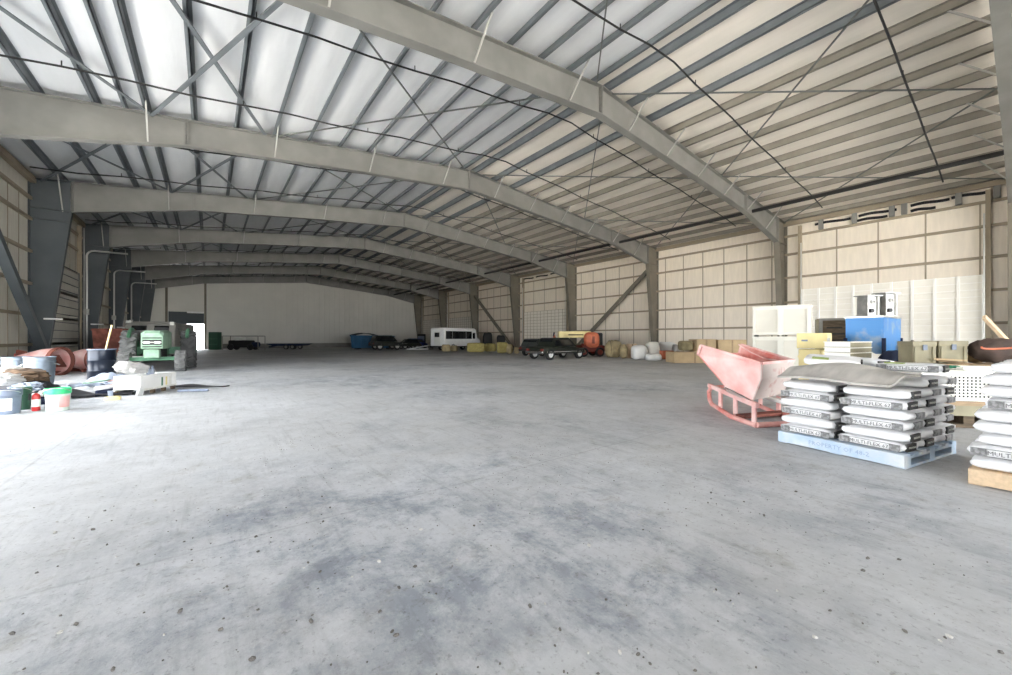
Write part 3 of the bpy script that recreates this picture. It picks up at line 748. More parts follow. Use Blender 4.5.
st = MB(); st.tube([(.44*math.cos(a), -.27+.04*math.sin(a*3), .25+.03*math.sin(a*2)) for a in [math.pi*k/10 for k in range(11)]], .016, 6); obj('strap', st, M['orange'], t)
t = obj('tarp_cover', MB().blob((0, 0, .10), (.8, .3, .22), .25, 2, 9, 20, 10, ex=.8), M['card'], ang=60); p = local(bb, brz2, 1.8, .82); t.location = (p[0], p[1] , .737); tag(t, 'tan cloth cover behind the brown tarp bundle on the bench', 'cloth')
# leaning plank
a, b = ud(984, 7.9), ud(1062, 7.7)
o = obj('plank', MB().beam((a[0], a[1], hz(317, 7.9)), (b[0], b[1], .03), .14, .05, up=(0,1,0)), M['wood_pale']); tag(o, 'pale wooden plank leaning diagonally at the far right by the wall', 'plank')
# perforated crate on a brown base
pc = ud(921.5, 5.35); prz = CAMR + R(-12)
t = thing('wooden_skid', 'brown weathered wooden skid box under the perforated white crate', 'skid', (pc[0], pc[1], 0), prz)
obj('top', MB().bx(-.04, 1.15, -.02, .85, .30, .355), M['wood'], t)
obj('middle_rail', MB().bx(-.02, 1.13, .0, .03, .16, .30), M['olive'], t); obj('bottom_board', MB().bx(-.02, 1.13, 0, .8, 0, .05), M['wood_dark'], t)
for x in (.02, .55, 1.08): obj('block', MB().bx(x-.06, x+.06, .03, .8, .05, .30), M['wood_dark'], t)
t = thing('perforated_crate', 'white perforated plastic crate on the brown skid between the two bag stacks', 'crate', (pc[0], pc[1], .357), prz)
h = hz(371, 5.2) - .357; W = 1.08
obj('shell', MB().bx(.015, W-.015, .015, .78, 0, h-.05), M['ivory'], t)
hl = MB()
for i in range(16):
    for j in range(7): hl.bx(.2+i*.045, .2+i*.045+.016, .008, .016, .05+j*.042, .05+j*.042+.024)
obj('perforations', hl, M['grate'], t)['kind'] = 'stuff'
rr = MB()
for z0, z1 in ((0, .035), (h-.07, h)): rr.bx(0, W, 0, .8, z0, z1)
obj('rim', rr, M['ivory'], t, bevel=.006)
for x in (.06, W-.06): obj('corner_post', MB().bx(x-.06, x+.06, -.004, .06, .03, h-.05), M['ivory'], t)
hs = MB(); hs.tube([(.28+.26*(k/40) + .13*math.cos(k*.9), .3+.11*math.sin(k*.9), h+.015+.0006*k) for k in range(41)], .012, 6)
hs = obj('garden_hose', hs, M['green_hose']); hs.location = (pc[0], pc[1], .357); hs.rotation_euler = (0,0,prz); tag(hs, 'green hose coiled on top of the perforated white crate', 'hose')
for k, (x, y, l, a, lab) in enumerate(((.52, .12, .42, 3, 'short white board on top of the perforated crate'), (.72, .5, .5, -14, 'long off-white board resting behind the short one on the crate'))):
    o = obj('loose_board', MB().box((l/2, 0, .02), (l, .1, .036)), M['ivory']); p = local(pc, prz, x, y); o.location = (p[0], p[1], .357+h+.002); o.rotation_euler = (0,0,prz+R(a)); tag(o, lab, 'board')

# cardboard, sacks and bales along the right wall
def carton(lab, u0, u1, d, z0, z1, dep, m='card', turn=0):
    p0, p1 = ud(u0, d), ud(u1, d); w = math.dist(p0, p1)
    t = thing('carton', lab, 'box', (p0[0], p0[1], z0), CAMR + R(turn))
    obj('body', MB().bx(0, w, 0, dep, 0, z1-z0), M[m], t, bevel=.02)
    for q in ((.0, w/2-.01), (w/2+.01, w)): obj('flap', MB().bx(q[0], q[1], -.004, dep+.004, z1-z0, z1-z0+.012), M[m], t)
    obj('tape', MB().bx(w/2-.04, w/2+.04, -.006, .0, 0, z1-z0), M['wood'], t)
d = 18.9
carton('long low cardboard carton on the floor behind the hopper lip', 674, 716, d, 0, hz(352.3, d), 1.0)
carton('upper cardboard carton stacked behind the hopper lip', 697, 716, d+.1, hz(352.3, d)+.02, hz(339.5, d), .9)
carton('cardboard carton stacked behind the hopper, beside the ivory crates', 718, 748, d+.4, .0, hz(340, d), .9, 'card', 4)
def bundle(name, lab, cat, u, d, z0, dims, m, amp=.18, seed=1, ex=.6, grp=None, turn=0, strap=None):
    p = ud(u, d); t = thing(name, lab, cat, (p[0], p[1], z0), CAMR + R(turn), grp)
    obj('wrap', MB().blob((0, 0, dims[2]/2), dims, amp, 2.2, seed, 22, 12, ex=ex), M[m], t, ang=60)
    for x in ((-.25, .25) if strap else ()):
        obj('strap', MB().tube([(x*dims[0], (dims[1]/2+.0)*math.cos(a), dims[2]/2 + (dims[2]/2+.0)*math.sin(a)) for a in [2*math.pi*k/14 for k in range(15)]], .015, 5), M[strap], t)
    return t
bundle('tarp_bundle', 'dark olive tarp bundle lying on the long low carton', 'bundle', 685.5, d+.5, hz(352.3, d)+.05, (.64, .6, .5), 'tarp_olive', .12, 3, .5)
bundle('bulk_sack', 'white lumpy bulk sack on the floor beside the tan bale', 'sack', 639, 22, 0, (.85, .7, .80), 'white', .12, 5, .6, 'white bulk sacks by the right wall')
bundle('bulk_sack', 'low white bulk sack at the front of the sack row', 'sack', 653.5, 21.0, 0, (.80, .5, .36), 'white', .12, 6, .5, 'white bulk sacks by the right wall')
bundle('bulk_sack', 'tall white bulk sack behind the low front sack', 'sack', 652.5, 22.3, 0, (.75, .7, .98), 'label', .14, 7, .55, 'white bulk sacks by the right wall')
bundle('bulk_sack', 'white bulk sack above the orange carton near the column', 'sack', 666.5, 23.2, 0, (.95, .8, .96), 'white', .14, 8, .55, 'white bulk sacks by the right wall')
bundle('bulk_sack', 'small grey sack between the sack row and the cardboard', 'sack', 675.5, 22.2, 0, (.35, .5, .85), 'metal', .14, 9, .6, 'white bulk sacks by the right wall')
carton('rust-orange carton in front of the white sacks', 663, 674, 21.3, 0.05, hz(351, 21.3), .5, 'orange')
o = bundle('tan_bale', 'large rounded tan bale in front of the diagonal wall brace', 'bale', 613.5, 24.4, 0, (1.06, 1.0, 1.05), 'tarp', .25, 11, .85, strap='wood_dark')
bundle('tan_bale', 'small tan bundle squeezed between the bale and the white sacks', 'bale', 623.5, 23.2, 0, (.40, .6, .82), 'tarp', .2, 12, .7)
carton('peach-coloured carton standing above the first white sack', 628, 637, 23.9, 0, hz(344, 23.9), .4, 'wood_pale')

# ------------------------------------------------------------------ vehicles
def wheel(name, parent, loc, r, w, rim_m, tyre_m='tyre', lugs=0):
    mt = Matrix.Rotation(R(90), 4, 'X')
    pr = [(r*.6, -w/2), (r*.9, -w/2), (r, -w*.32), (r, w*.32), (r*.9, w/2), (r*.6, w/2)]
    m = MB(); m.lathe(pr + [pr[0]], 28, Matrix.Translation(loc) @ mt, cap=False)
    if lugs:
        for k in range(lugs):
            a = 2*math.pi*k/lugs
            for q in (-1, 1):
                a2 = a + (math.pi/lugs if q > 0 else 0)
                p0 = Vector((r*math.cos(a2), 0, r*math.sin(a2))); p1 = Vector((r*math.cos(a2+.16), q*w*.48, r*math.sin(a2+.16)))
                m.beam(Vector(loc)+p0, Vector(loc)+p1, .06*r/.4, .05*r/.4, up=tuple(p0))
    t = obj(name, m, M[tyre_m], parent, ang=40)
    s = 1 if loc[1] > 0 else -1
    h = MB(); h.lathe([(.001, -w*.3), (r*.2, -w*.34), (r*.2, -w*.2), (r*.5, -w*.18), (r*.6, -w*.42), (r*.62, 0), (r*.6, w*.42), (r*.5, w*.18), (r*.2, w*.2), (r*.2, w*.34), (.001, w*.3)], 24, Matrix.Translation(loc) @ mt, cap=False)
    obj('rim', h, M[rim_m], t)
    return t
def car(name, lab, cat, loc, rz, L, W, H, m, prof=None, wr=.32, wb=.6, rim='strut', strip=True, tl='dkred', trunk=0):
    t = thing(name, lab, cat, loc, rz)
    bh = H*.58; x0, x1 = -L/2, L/2
    low = [(x0, .28*H), (x0+.03, bh*.93), (x0+.12, bh), (x1-.85, bh*.97), (x1-.1, bh*.85), (x1, bh*.6), (x1-.03, .26*H)]
    m1 = MB().prism([(x, -W/2, z) for x, z in low], (0, W, 0)); obj('body', m1, M[m], t, bevel=.05)
    x0 += trunk
    cb = [(x0+.10, bh-.01), (x0+.30, H-.03), (x0+.42, H), (.28*L/2, H), (.28*L/2+.55, bh-.01)]
    n = len(cb); rings = []
    for s in (-1, 1): rings.append([(x, s*(W/2 - .05 - .14*(z-bh)/(H-bh)), z) for x, z in cb])
    obj('cabin', MB().loft(rings), M[m], t, bevel=.03)
    def win(x_0, x_1, x_2, x_3):
        z0, z1 = bh+.05, H-.10
        for s in (-1, 1):
            f = lambda z: s*(W/2 - .05 - .14*(z-bh)/(H-bh) + .006)
            q = [(x_0, f(z0), z0), (x_1, f(z0), z0), (x_2, f(z1), z1), (x_3, f(z1), z1)]
            obj('window', MB().prism(q, (0, -s*.012, 0)), M['glass_dark'], t, ang=0)
    win(x0+.28, -L*.10, -L*.10, x0+.42); win(-L*.08, .26*L/2+.36, .26*L/2+.02, -L*.10)
    q = [(x0+.11+.05, -W/2+.16, bh+.04), (x0+.16, W/2-.16, bh+.04), (x0+.295, W/2-.22, H-.08), (x0+.295, -W/2+.22, H-.08)]
    obj('rear_window', MB().prism(q, (-.025, 0, 0)), M['glass_dark'], t, ang=0)
    q = [(.28*L/2+.52, -W/2+.16, bh+.02), (.28*L/2+.52, W/2-.16, bh+.02), (.28*L/2+.10, W/2-.24, H-.08), (.28*L/2+.10, -W/2+.24, H-.08)]
    obj('windscreen', MB().prism(q, (.04, 0, .01)), M['glass_dark'], t, ang=0)
    x0 -= trunk
    for x in (x0-.03, x1+.01): obj('bumper', MB().box((x, 0, .34*H), (.12, W*.96, .14)), M['chrome' if rim == 'white' else 'black'], t, bevel=.03)
    for s in (-1, 1):
        obj('tail_light', MB().box((x0-.005, s*(W/2-.14), bh*.78), (.04, .2, .12)), M[tl], t); obj('head_light', MB().box((x1-.04, s*(W/2-.22), bh*.72), (.05, .22, .11)), M['white'], t)
        if strip: obj('trim_strip', MB().box((0, s*(W/2+.004), bh*.62), (L*.86, .015, .04)), M['chrome'], t)
        for xx in (-L*wb/2+.02, L*wb/2+.0):
            wheel('wheel', t, (xx, s*(W/2-.08), wr), wr, .2, rim, 'black')
    return t
def head(r, d): x, y = cw(r, d); return math.atan2(y, x)
rw, fw = G(549.5, 360), G(579, 358.6)
cx, cy = (rw[0]+fw[0])/2, (rw[1]+fw[1])/2; hd = math.atan2(fw[1]-rw[1], fw[0]-rw[0])
lat = (-math.sin(hd), math.cos(hd))
CARC = (cx + lat[0]*.66, cy + lat[1]*.66)
car('car', 'dark green-black car with pale wheels parked before the orange lift', 'car', CARC, hd, 3.35, 1.45, 1.22, 'carblack', wr=.30, wb=.70, rim='white', tl='dkred', trunk=.62)
p = ud(541, 27.0); car('car', 'dusty dark car parked behind the green-black car on its left', 'car', p, hd + R(12), 3.0, 1.5, 1.15, 'grey_dark', wr=.28, strip=False)
# orange implement behind the cars
p = ud(545, 29.5); t = thing('farm_implement', 'red-orange farm implement frame behind the parked dark cars', 'machine', p, CAMR + R(8))
obj('main_beam', MB().box((0, 0, .75), (3.0, .16, .2)), M['orange'], t, bevel=.02)
for x in (-1.3, -.65, 0, .65, 1.3): obj('tine', MB().tube([(x, 0, .75), (x, -.35, .8), (x, -.5, .45), (x, -.3, .02)], .045, 8), M['orange'], t)
obj('mast', MB().prism([(.3, -.1, .8), (1.0, -.1, .8), (.72, -.1, 1.45)], (0, .12, 0)), M['orange'], t)
obj('seat_post', MB().tube([(.65, 0, 1.3), (.7, 0, 1.62)], .05, 8), M['navy'], t)
for x in (-1.1, 1.1): wheel('wheel', t, (x, .5, .34), .34, .2, 'orange', 'black')
# boom lift
dl = 25.7; p = ud(583, dl); t = thing('boom_lift', 'orange boom lift with a pale yellow boom parked behind the green-black car', 'lift', p, CAMR + R(4))
sx = dl/F
obj('chassis', MB().box((.55, .3, .52), (1.5, 1.6, .42)), M['dkred'], t, bevel=.05)
obj('cowl', MB().blob((.48, -.3, 1.06), (.98, .7, 1.05), .0, 1, 1, 24, 14, ex=.65), M['orange'], t, ang=70)
obj('cowl_vent', MB().bx(.42, .6, -.675, -.6, .85, 1.3), M['rust'], t, bevel=.02)
obj('boom', MB().box((-.55, .15, hz(334.5, dl)), (2.1, .5, .42)), M['yellow'], t, bevel=.03)
obj('boom_tip', MB().box((-1.15, .15, 1.1), (.35, .5, .75)), M['yellow'], t, bevel=.03)
obj('boom_stripe', MB().box((-.5, -.105, hz(334.8, dl)), (1.0, .02, .08)), M['wood_dark'], t)
obj('counterweight', MB().box((1.0, .2, .98), (.38, 1.3, 1.1)), M['black'], t, bevel=.08)
obj('turntable', MB().lathe([(.55, 0), (.55, .12)], 24, Matrix.Translation((.5, .3, .72))), M['dkred'], t)
for x, y in ((-.1, -.5), (.95, -.5), (-.1, 1.1), (.95, 1.1)): wheel('wheel', t, (x, y, .30), .30, .24, 'dkred', 'black')
# minibus
bk = cw(-5.73, 36.4); bh_ = head(3.1, 4.6); BLn, BWd, BHt = 5.5, 1.72, 2.17
ctr = (bk[0] + math.cos(bh_)*BLn/2 - math.sin(bh_)*BWd/2, bk[1] + math.sin(bh_)*BLn/2 + math.cos(bh_)*BWd/2)
t = thing('minibus', 'white minibus with dark side windows parked before the far right columns', 'bus', ctr, bh_)
sd = [(-BLn/2, .34), (-BLn/2, BHt-.1), (-BLn/2+.12, BHt), (BLn/2-1.0, BHt), (BLn/2-.75, BHt-.12), (BLn/2-.5, 1.2), (BLn/2, 1.02), (BLn/2, .34)]
obj('body', MB().prism([(x, -BWd/2, z) for x, z in sd], (0, BWd, 0)), M['white'], t, bevel=.06)
for s in (-1, 1):
    for a, b in ((-2.5, -1.62), (-1.58, .40), (.44, 1.3)):
        obj('window', MB().box(((a+b)/2, s*(BWd/2+.004), 1.48), (b-a, .02, .74)), M['glass_dark'], t)
    for k in range(2): obj('window_post', MB().box((-.7+.7*k, s*(BWd/2+.016), 1.48), (.03, .01, .74)), M['black'], t)
    dr = obj('door', MB().box((1.62, s*(BWd/2+.006), 1.05), (.52, .03, 1.35)), M['white'], t); obj('door_glass', MB().box((1.62, s*(BWd/2+.024), 1.42), (.36, .02, .6)), M['glass_dark'], dr)
    obj('skirt', MB().box((-.2, s*(BWd/2+.0), .36), (4.2, .03, .1)), M['black'], t)
    for x in (-1.45, 1.75): wheel('wheel', t, (x, s*(BWd/2-.12), .34), .34, .24, 'white', 'black')
rd = obj('rear_door', MB().box((-BLn/2-.008, 0, 1.1), (.03, .78, 1.4)), M['label'], t, bevel=.01); obj('rear_glass', MB().box((-BLn/2-.026, 0, 1.5), (.02, .58, .42)), M['glass_dark'], rd)
obj('rear_bumper', MB().box((-BLn/2-.06, 0, .38), (.14, BWd, .16)), M['black'], t, bevel=.02)
obj('windscreen', MB().prism([(BLn/2-.70, -.7, BHt-.2), (BLn/2-.70, .7, BHt-.2), (BLn/2-.49, .7, 1.24), (BLn/2-.49, -.7, 1.24)], (.02, 0, 0)), M['glass_dark'], t, ang=0)
obj('hood_stripe', MB().box((BLn/2-.25, 0, 1.12), (.4, 1.4, .02)), M['white'], t)
# white ramp
a, b = ud(407, 40.2), ud(428.5, 39.6); t = thing('loading_ramp', 'white wedge-shaped loading ramp on the floor behind the minibus', 'ramp', a, math.atan2(b[1]-a[1], b[0]-a[0]))
Lr = math.dist(a, b); obj('deck', MB().prism([(0, 0, .02), (Lr, 0, .42), (Lr, 0, .50), (0, 0, .08)], (0, .8, 0)), M['white'], t)
obj('rail', MB().beam((0, -.03, .05), (Lr, -.03, .10), .06, .1), M['white'], t); obj('prop', MB().bx(Lr-.12, Lr-.02, 0, 1.1, 0, .42), M['grey_cab'], t)
# hay
def hay(lab, u, d, dims, turn, z0=0, seed=1, m='hay'):
    p = ud(u, d); t = thing('hay_bale', lab, 'hay bale', (p[0], p[1], z0), CAMR + R(turn), 'bales along the far right wall')
    obj('straw', MB().blob((0,0,dims[2]/2), dims, .09, 5, seed, 26, 14, ex=.35), M[m], t, ang=50)
    for y in (-.22, .22): obj('twine', MB().tube([(y*dims[0], dims[1]/2*.97*math.cos(a), dims[2]/2 + dims[2]/2*.97*math.sin(a)) for a in [2*math.pi*k/16 for k in range(17)]], .012, 5), M['wood_dark'], t)
hay('long yellow hay bale lying before the minibus door', 476, 33.5, (1.5, .8, .78), 4, seed=1)
hay('yellow hay bale standing right of the long bale', 490.5, 35.0, (.95, .8, .72), -5, seed=2)
hay('rounded yellow hay bale left of the wall brace foot', 502, 32.0, (.85, .8, .86), 8, seed=3)
hay('straw-brown bundle in front of the minibus rear wheel', 446, 34.8, (.75, .7, .62), 8, seed=4, m='tarp')
hay('straw-brown bundle beside the minibus wheel, smaller one', 454, 35.8, (.56, .6, .52), -8, seed=5, m='tarp')
bundle('grain_sack', 'pale sack slumped at the foot of the far column', 'sack', 509.5, 30.2, 0, (.5, .5, .72), 'tarp', .25, 21, .8)
bundle('grain_sack', 'small pale sack right of the far column foot', 'sack', 516.5, 30, 0, (.42, .4, .5), 'tarp', .25, 22, .8)
bundle('oil_tank', 'black upright tank standing between the minibus and hay bale', 'tank', 487.5, 40.5, 0, (1.0, 1.0, 1.75), 'black', .12, 23, .5)
bundle('oil_tank', 'black upright tank behind the rounded hay bale', 'tank', 501, 37, 0, (.8, .8, 1.45), 'black', .12, 24, .5)

# far right corner
p = ud(384, 43.5); t = thing('dumpster', 'blue steel dumpster in front of the far wall', 'dumpster', p, CAMR + R(6))
tz = hz(334.5, 43.5)
obj('body', MB().loft([[(-3.2, -.9, .12), (.9, -.9, .12), (.9, .9, .12), (-3.2, .9, .12)], [(-3.3, -1, tz-.14), (1.0, -1, tz-.14), (1.0, 1, tz-.14), (-3.3, 1, tz-.14)]]), M['dumpster'], t, ang=0)
obj('lid', MB().sheet(8, 2, lambda u, v: (-3.4+2.5*u, -1.02+2.04*v, tz-.05+.22*math.sin(math.pi*u)), .06), M['black'], t)
for k in range(6): obj('rib', MB().box((-3.0+.75*k, -1.0, (tz-.1)/2), (.1, .12, tz-.4)), M['dumpster'], t)
obj('rim', MB().box((-1.15, -1.02, tz-.16), (4.4, .1, .12)), M['dumpster'], t)
for x in (-2.8, .5): obj('skid', MB().box((x, 0, .06), (.3, 1.6, .12)), M['black'], t)
p = ud(386, 40.5); car('pickup_truck', 'black pickup parked in front of the blue dumpster', 'truck', p, CAMR + R(36), 3.0, 1.6, 1.45, 'carblack', wr=.36, strip=False)
p = ud(409, 43.2); car('car', 'small dark car with pale lights right of the black pickup', 'car', p, CAMR + R(215), 2.3, 1.3, 1.1, 'carblack', wr=.28, strip=False)
p = ud(416.5, 46.5); car('car', 'small blue car partly hidden at the foot of the last right column', 'car', p, CAMR + R(60), 2.4, 1.4, 1.15, 'car_blue', wr=.28, strip=False)
p = ud(421.5, 50); crt = thing('steel_cabinet', 'tall black cabinet by the last right column', 'cabinet', p, CAMR)
obj('body', MB().bx(-.5, .4, 0, .6, .0, hz(334, 50)), M['black'], crt, bevel=.02); obj('door', MB().bx(-.46, .36, -.02, 0, .1, 1.45), M['bucket_grey'], crt)
# far left: flat trailer, framed machine, green cabinet
p = ud(285, 41); t = thing('flat_trailer', 'low dark flatbed trailer in front of the far wall', 'trailer', p, CAMR + R(3))
obj('deck', MB().prism([(-2.0, 0, .62), (2.1, 0, .62), (1.5, 0, .38), (-1.3, 0, .38)], (0, 1.8, 0)), M['navy'], t, ang=0)
obj('drawbar', MB().beam((-1.3, .9, .4), (-2.1, .9, .25), .12, .12), M['navy'], t)
for y in (.05, 1.75): wheel('wheel', t, (.1, y, .26), .26, .2, 'grey_cab', 'black'); wheel('wheel', t, (.75, y, .26), .26, .2, 'grey_cab', 'black')
p = ud(240, 39); t = thing('framed_machine', 'dark machine with white hood inside a pipe frame near the doorway', 'machine', p, CAMR + R(2))
fm = MB(); z1 = hz(336, 39)
for x in (-1.7, 1.75):
    for y in (0, 1.2): fm.tube([(x, y, 0), (x, y, z1)], .04, 6)
for y in (0, 1.2): fm.tube([(-1.7, y, z1), (1.75, y, z1)], .04, 6)
obj('pipe_frame', fm, M['grey_cab'], t)
obj('engine', MB().box((-.2, .6, .62), (2.2, .8, .7)), M['black'], t, bevel=.1); obj('hood', MB().box((-.35, .55, 1.13), (.8, .7, .34)), M['label'], t, bevel=.08)
obj('tank', MB().lathe([(.25, 0), (.25, .9)], 16, Matrix.Translation((.6, .6, .55)) @ Matrix.Rotation(R(90), 4, 'Y')), M['navy'], t)
for x in (-1.0, .9):
    for y in (.15, 1.05): wheel('wheel', t, (x, y, .3), .3, .2, 'black', 'black')
p = ud(208.5, 40); t = thing('steel_cabinet', 'dark green cabinet beside the bright doorway in the far wall', 'cabinet', p, CAMR)
obj('body', MB().bx(0, .92, 0, .6, 0, hz(332, 40)), M['bucket_dkgreen'], t, bevel=.02)
for z in (.55, 1.1): obj('drawer_line', MB().bx(.02, .9, -.012, 0, z, z+.03), M['green'], t)

# ------------------------------------------------------------------ tractor and things behind it
tp = ud(153.5, 13.9); th_ = head(.58, -.815)
t = thing('tractor', 'dusty green tractor facing the hall with bare tyres', 'tractor', tp, th_)
obj('hood', MB().loft([[(-1.7, -.34, .82), (-1.7, .34, .82), (-1.7, .34, 1.42), (-1.7, .22, 1.5), (-1.7, -.22, 1.5), (-1.7, -.34, 1.42)], [(.18, -.31, .82), (.18, .31, .82), (.18, .31, 1.36), (.18, .2, 1.46), (.18, -.2, 1.46), (.18, -.31, 1.36)], [(.32, -.28, .84), (.32, .28, .84), (.32, .28, 1.25), (.32, .18, 1.36), (.32, -.18, 1.36), (.32, -.28, 1.25)]]), M['green_pale'], t, ang=30)
gr = obj('grille', MB().box((.325, 0, 1.05), (.02, .5, .34)), M['grate'], t)
for k in range(3): obj('grille_bar', MB().box((.335, 0, .94+.11*k), (.02, .5, .045)), M['strut' if k == 1 else 'green_pale'], gr)
for y in (-.14, .14): obj('headlight', MB().box((.342, y, 1.045), (.02, .16, .07)), M['white'], t)
obj('front_weight', MB().box((.28, 0, .66), (.34, .42, .3)), M['green_pale'], t, bevel=.03)
obj('engine_block', MB().box((-.6, 0, .68), (1.3, .5, .46)), M['black'], t, bevel=.04)
obj('front_axle', MB().beam((0, -.78, .47), (0, .78, .47), .14, .13), M['green'], t)
obj('axle_pivot', MB().box((0, 0, .53), (.3, .3, .2)), M['green'], t)
for y in (-.74, .74): wheel('front_wheel', t, (0, y, .37), .37, .30, 'label', 'tyre_dusty', 14)
for y in (-.86, .86): wheel('rear_wheel', t, (-1.95, y, .72), .72, .44, 'green', 'tyre_dusty' if y < 0 else 'tyre', 18)
obj('rear_axle', MB().beam((-1.95, -.8, .72), (-1.95, .8, .72), .26, .26), M['green'], t)
obj('transmission', MB().box((-1.6, 0, .75), (.9, .5, .5)), M['green'], t, bevel=.05)
for y in (-.84, .84): obj('fender', MB().tube([(-1.95 + .82*math.cos(a), y, .72 + .82*math.sin(a)) for a in [R(40 + k*12) for k in range(10)]], .05, 6, rad=[.06]*10), M['green'], t)
obj('seat', MB().box((-1.9, 0, 1.2), (.42, .46, .12)).box((-2.1, 0, 1.42), (.1, .44, .4)), M['black'], t, bevel=.03)
obj('steering_wheel', MB().tube([(-1.5 + .06*math.sin(a), .2*math.cos(a), 1.3 + .15*math.sin(a)) for a in [2*math.pi*k/18 for k in range(19)]], .018, 6), M['black'], t)
obj('foot_step', MB().box((-.95, -.55, .5), (.5, .4, .06)), M['label'], t, bevel=.01)
p = ud(151, 19.0); t = thing('van', 'grey boxy van with two dark windows behind the green tractor', 'van', p, th_ + R(-9))
vz = hz(322.5, 19.0)
obj('body', MB().prism([(.15, -.95, .45), (.15, -.95, vz-.5), (-.02, -.95, vz-.06), (-.15, -.95, vz), (-3.4, -.95, vz), (-3.4, -.95, .45)], (0, 1.9, 0)), M['grey_cab'], t, bevel=.05)
for y in (-.42, .42): obj('windscreen', MB().box((.06, y, vz-.27), (.04, .56, .24), rot=(0, R(-18), 0)), M['glass_dark'], t, bevel=.01)
obj('side_window', MB().box((-.7, .955, vz-.42), (.5, .02, .32)), M['glass_dark'], t)
obj('roof_rack', MB().box((-.6, 0, vz+.03), (.5, 1.5, .06)), M['grey_cab'], t); obj('beacon', MB().box((-.1, -.85, vz+.02), (.15, .18, .12)), M['label'], t, bevel=.02); obj('beacon', MB().box((-.0, .8, vz-.04), (.12, .16, .16)), M['label'], t, bevel=.02)
obj('bumper', MB().box((.2, 0, .5), (.14, 1.9, .2)), M['grey_cab'], t, bevel=.03)
for x in (-.5, -2.8):
    for y in (-.85, .85): wheel('wheel', t, (x, y, .4), .4, .24, 'grey_cab', 'black')
p = ud(114, 17.2); t = thing('rusty_bin', 'rust-red steel bin left of the tractor and behind the blue drum', 'bin', p, CAMR + R(20))
h = hz(329, 17.6)
obj('body', MB().loft([[(-.45, -.4, .1), (.45, -.4, .1), (.45, .4, .1), (-.45, .4, .1)], [(-.5, -.5, h), (.5, -.5, h), (.5, .5, h), (-.5, .5, h)]]), M['rust'], t, ang=0)
for z in (.5, h-.05): obj('band', MB().box((0, 0, z), (1.04, 1.06, .07)), M['rust'], t)
obj('skid', MB().box((0, 0, .05), (1.0, .7, .1)), M['rust'], t)

# ------------------------------------------------------------------ left foreground clutter
def mixer(lab, u, d, s, turn, flip=1):
    p = ud(u, d); t = thing('mixer_drum', lab, 'mixer drum', (p[0], p[1], 0), CAMR + R(turn), 'red mixer drums lying by the left wall')
    mt = Matrix.Translation((0, 0, .45*s)) @ Matrix.Rotation(R(90), 4, 'Y')
    obj('shell', MB().lathe([(.14*s, -.95*s), (.26*s, -.55*s), (.40*s, -.05*s), (.43*s, .35*s), (.41*s, .37*s), (.36*s, -.05*s), (.2*s, -.55*s)], 28, mt, cap=False), M['pink'], t, ang=40)
    obj('mouth_ring', MB().lathe([(.43*s, .33*s), (.46*s, .35*s), (.46*s, .45*s), (.42*s, .46*s), (.40*s, .36*s)], 28, mt, cap=False), M['rust'], t)
    obj('end_cap', MB().lathe([(.14*s, -.97*s), (.14*s, -.93*s)], 20, mt), M['red'], t)
    for x in (-.4*s, .2*s): obj('cradle', MB().box((x, 0, .06), (.1, .7*s, .12)), M['rust'], t)
    obj('blade', MB().box((.1*s, .1, .45*s), (.5*s, .04, .5*s), rot=(R(40), 0, R(10))), M['rust'], t)
    return t
mixer('pale red mixer drum lying behind the galvanized cans, mouth open', 46, 12.7, 1.0, 8)
mixer('pale red mixer drum lying half hidden behind the blue drum', 86, 14.2, .95, 4)
p = ud(25, 12.9); t = thing('red_bracket', 'crumpled red metal bracket sticking up behind the galvanized cans', 'bracket', (p[0], p[1], 0), CAMR)
obj('post', MB().beam((0, 0, 0), (0, 0, .62), .08, .08), M['red'], t); obj('arm', MB().beam((-.3, 0, .64), (.35, 0, .66), .1, .1), M['red'], t); obj('plate', MB().box((-.05, -.06, .69), (.3, .06, .2), rot=(0, R(12), 0)), M['rust'], t)
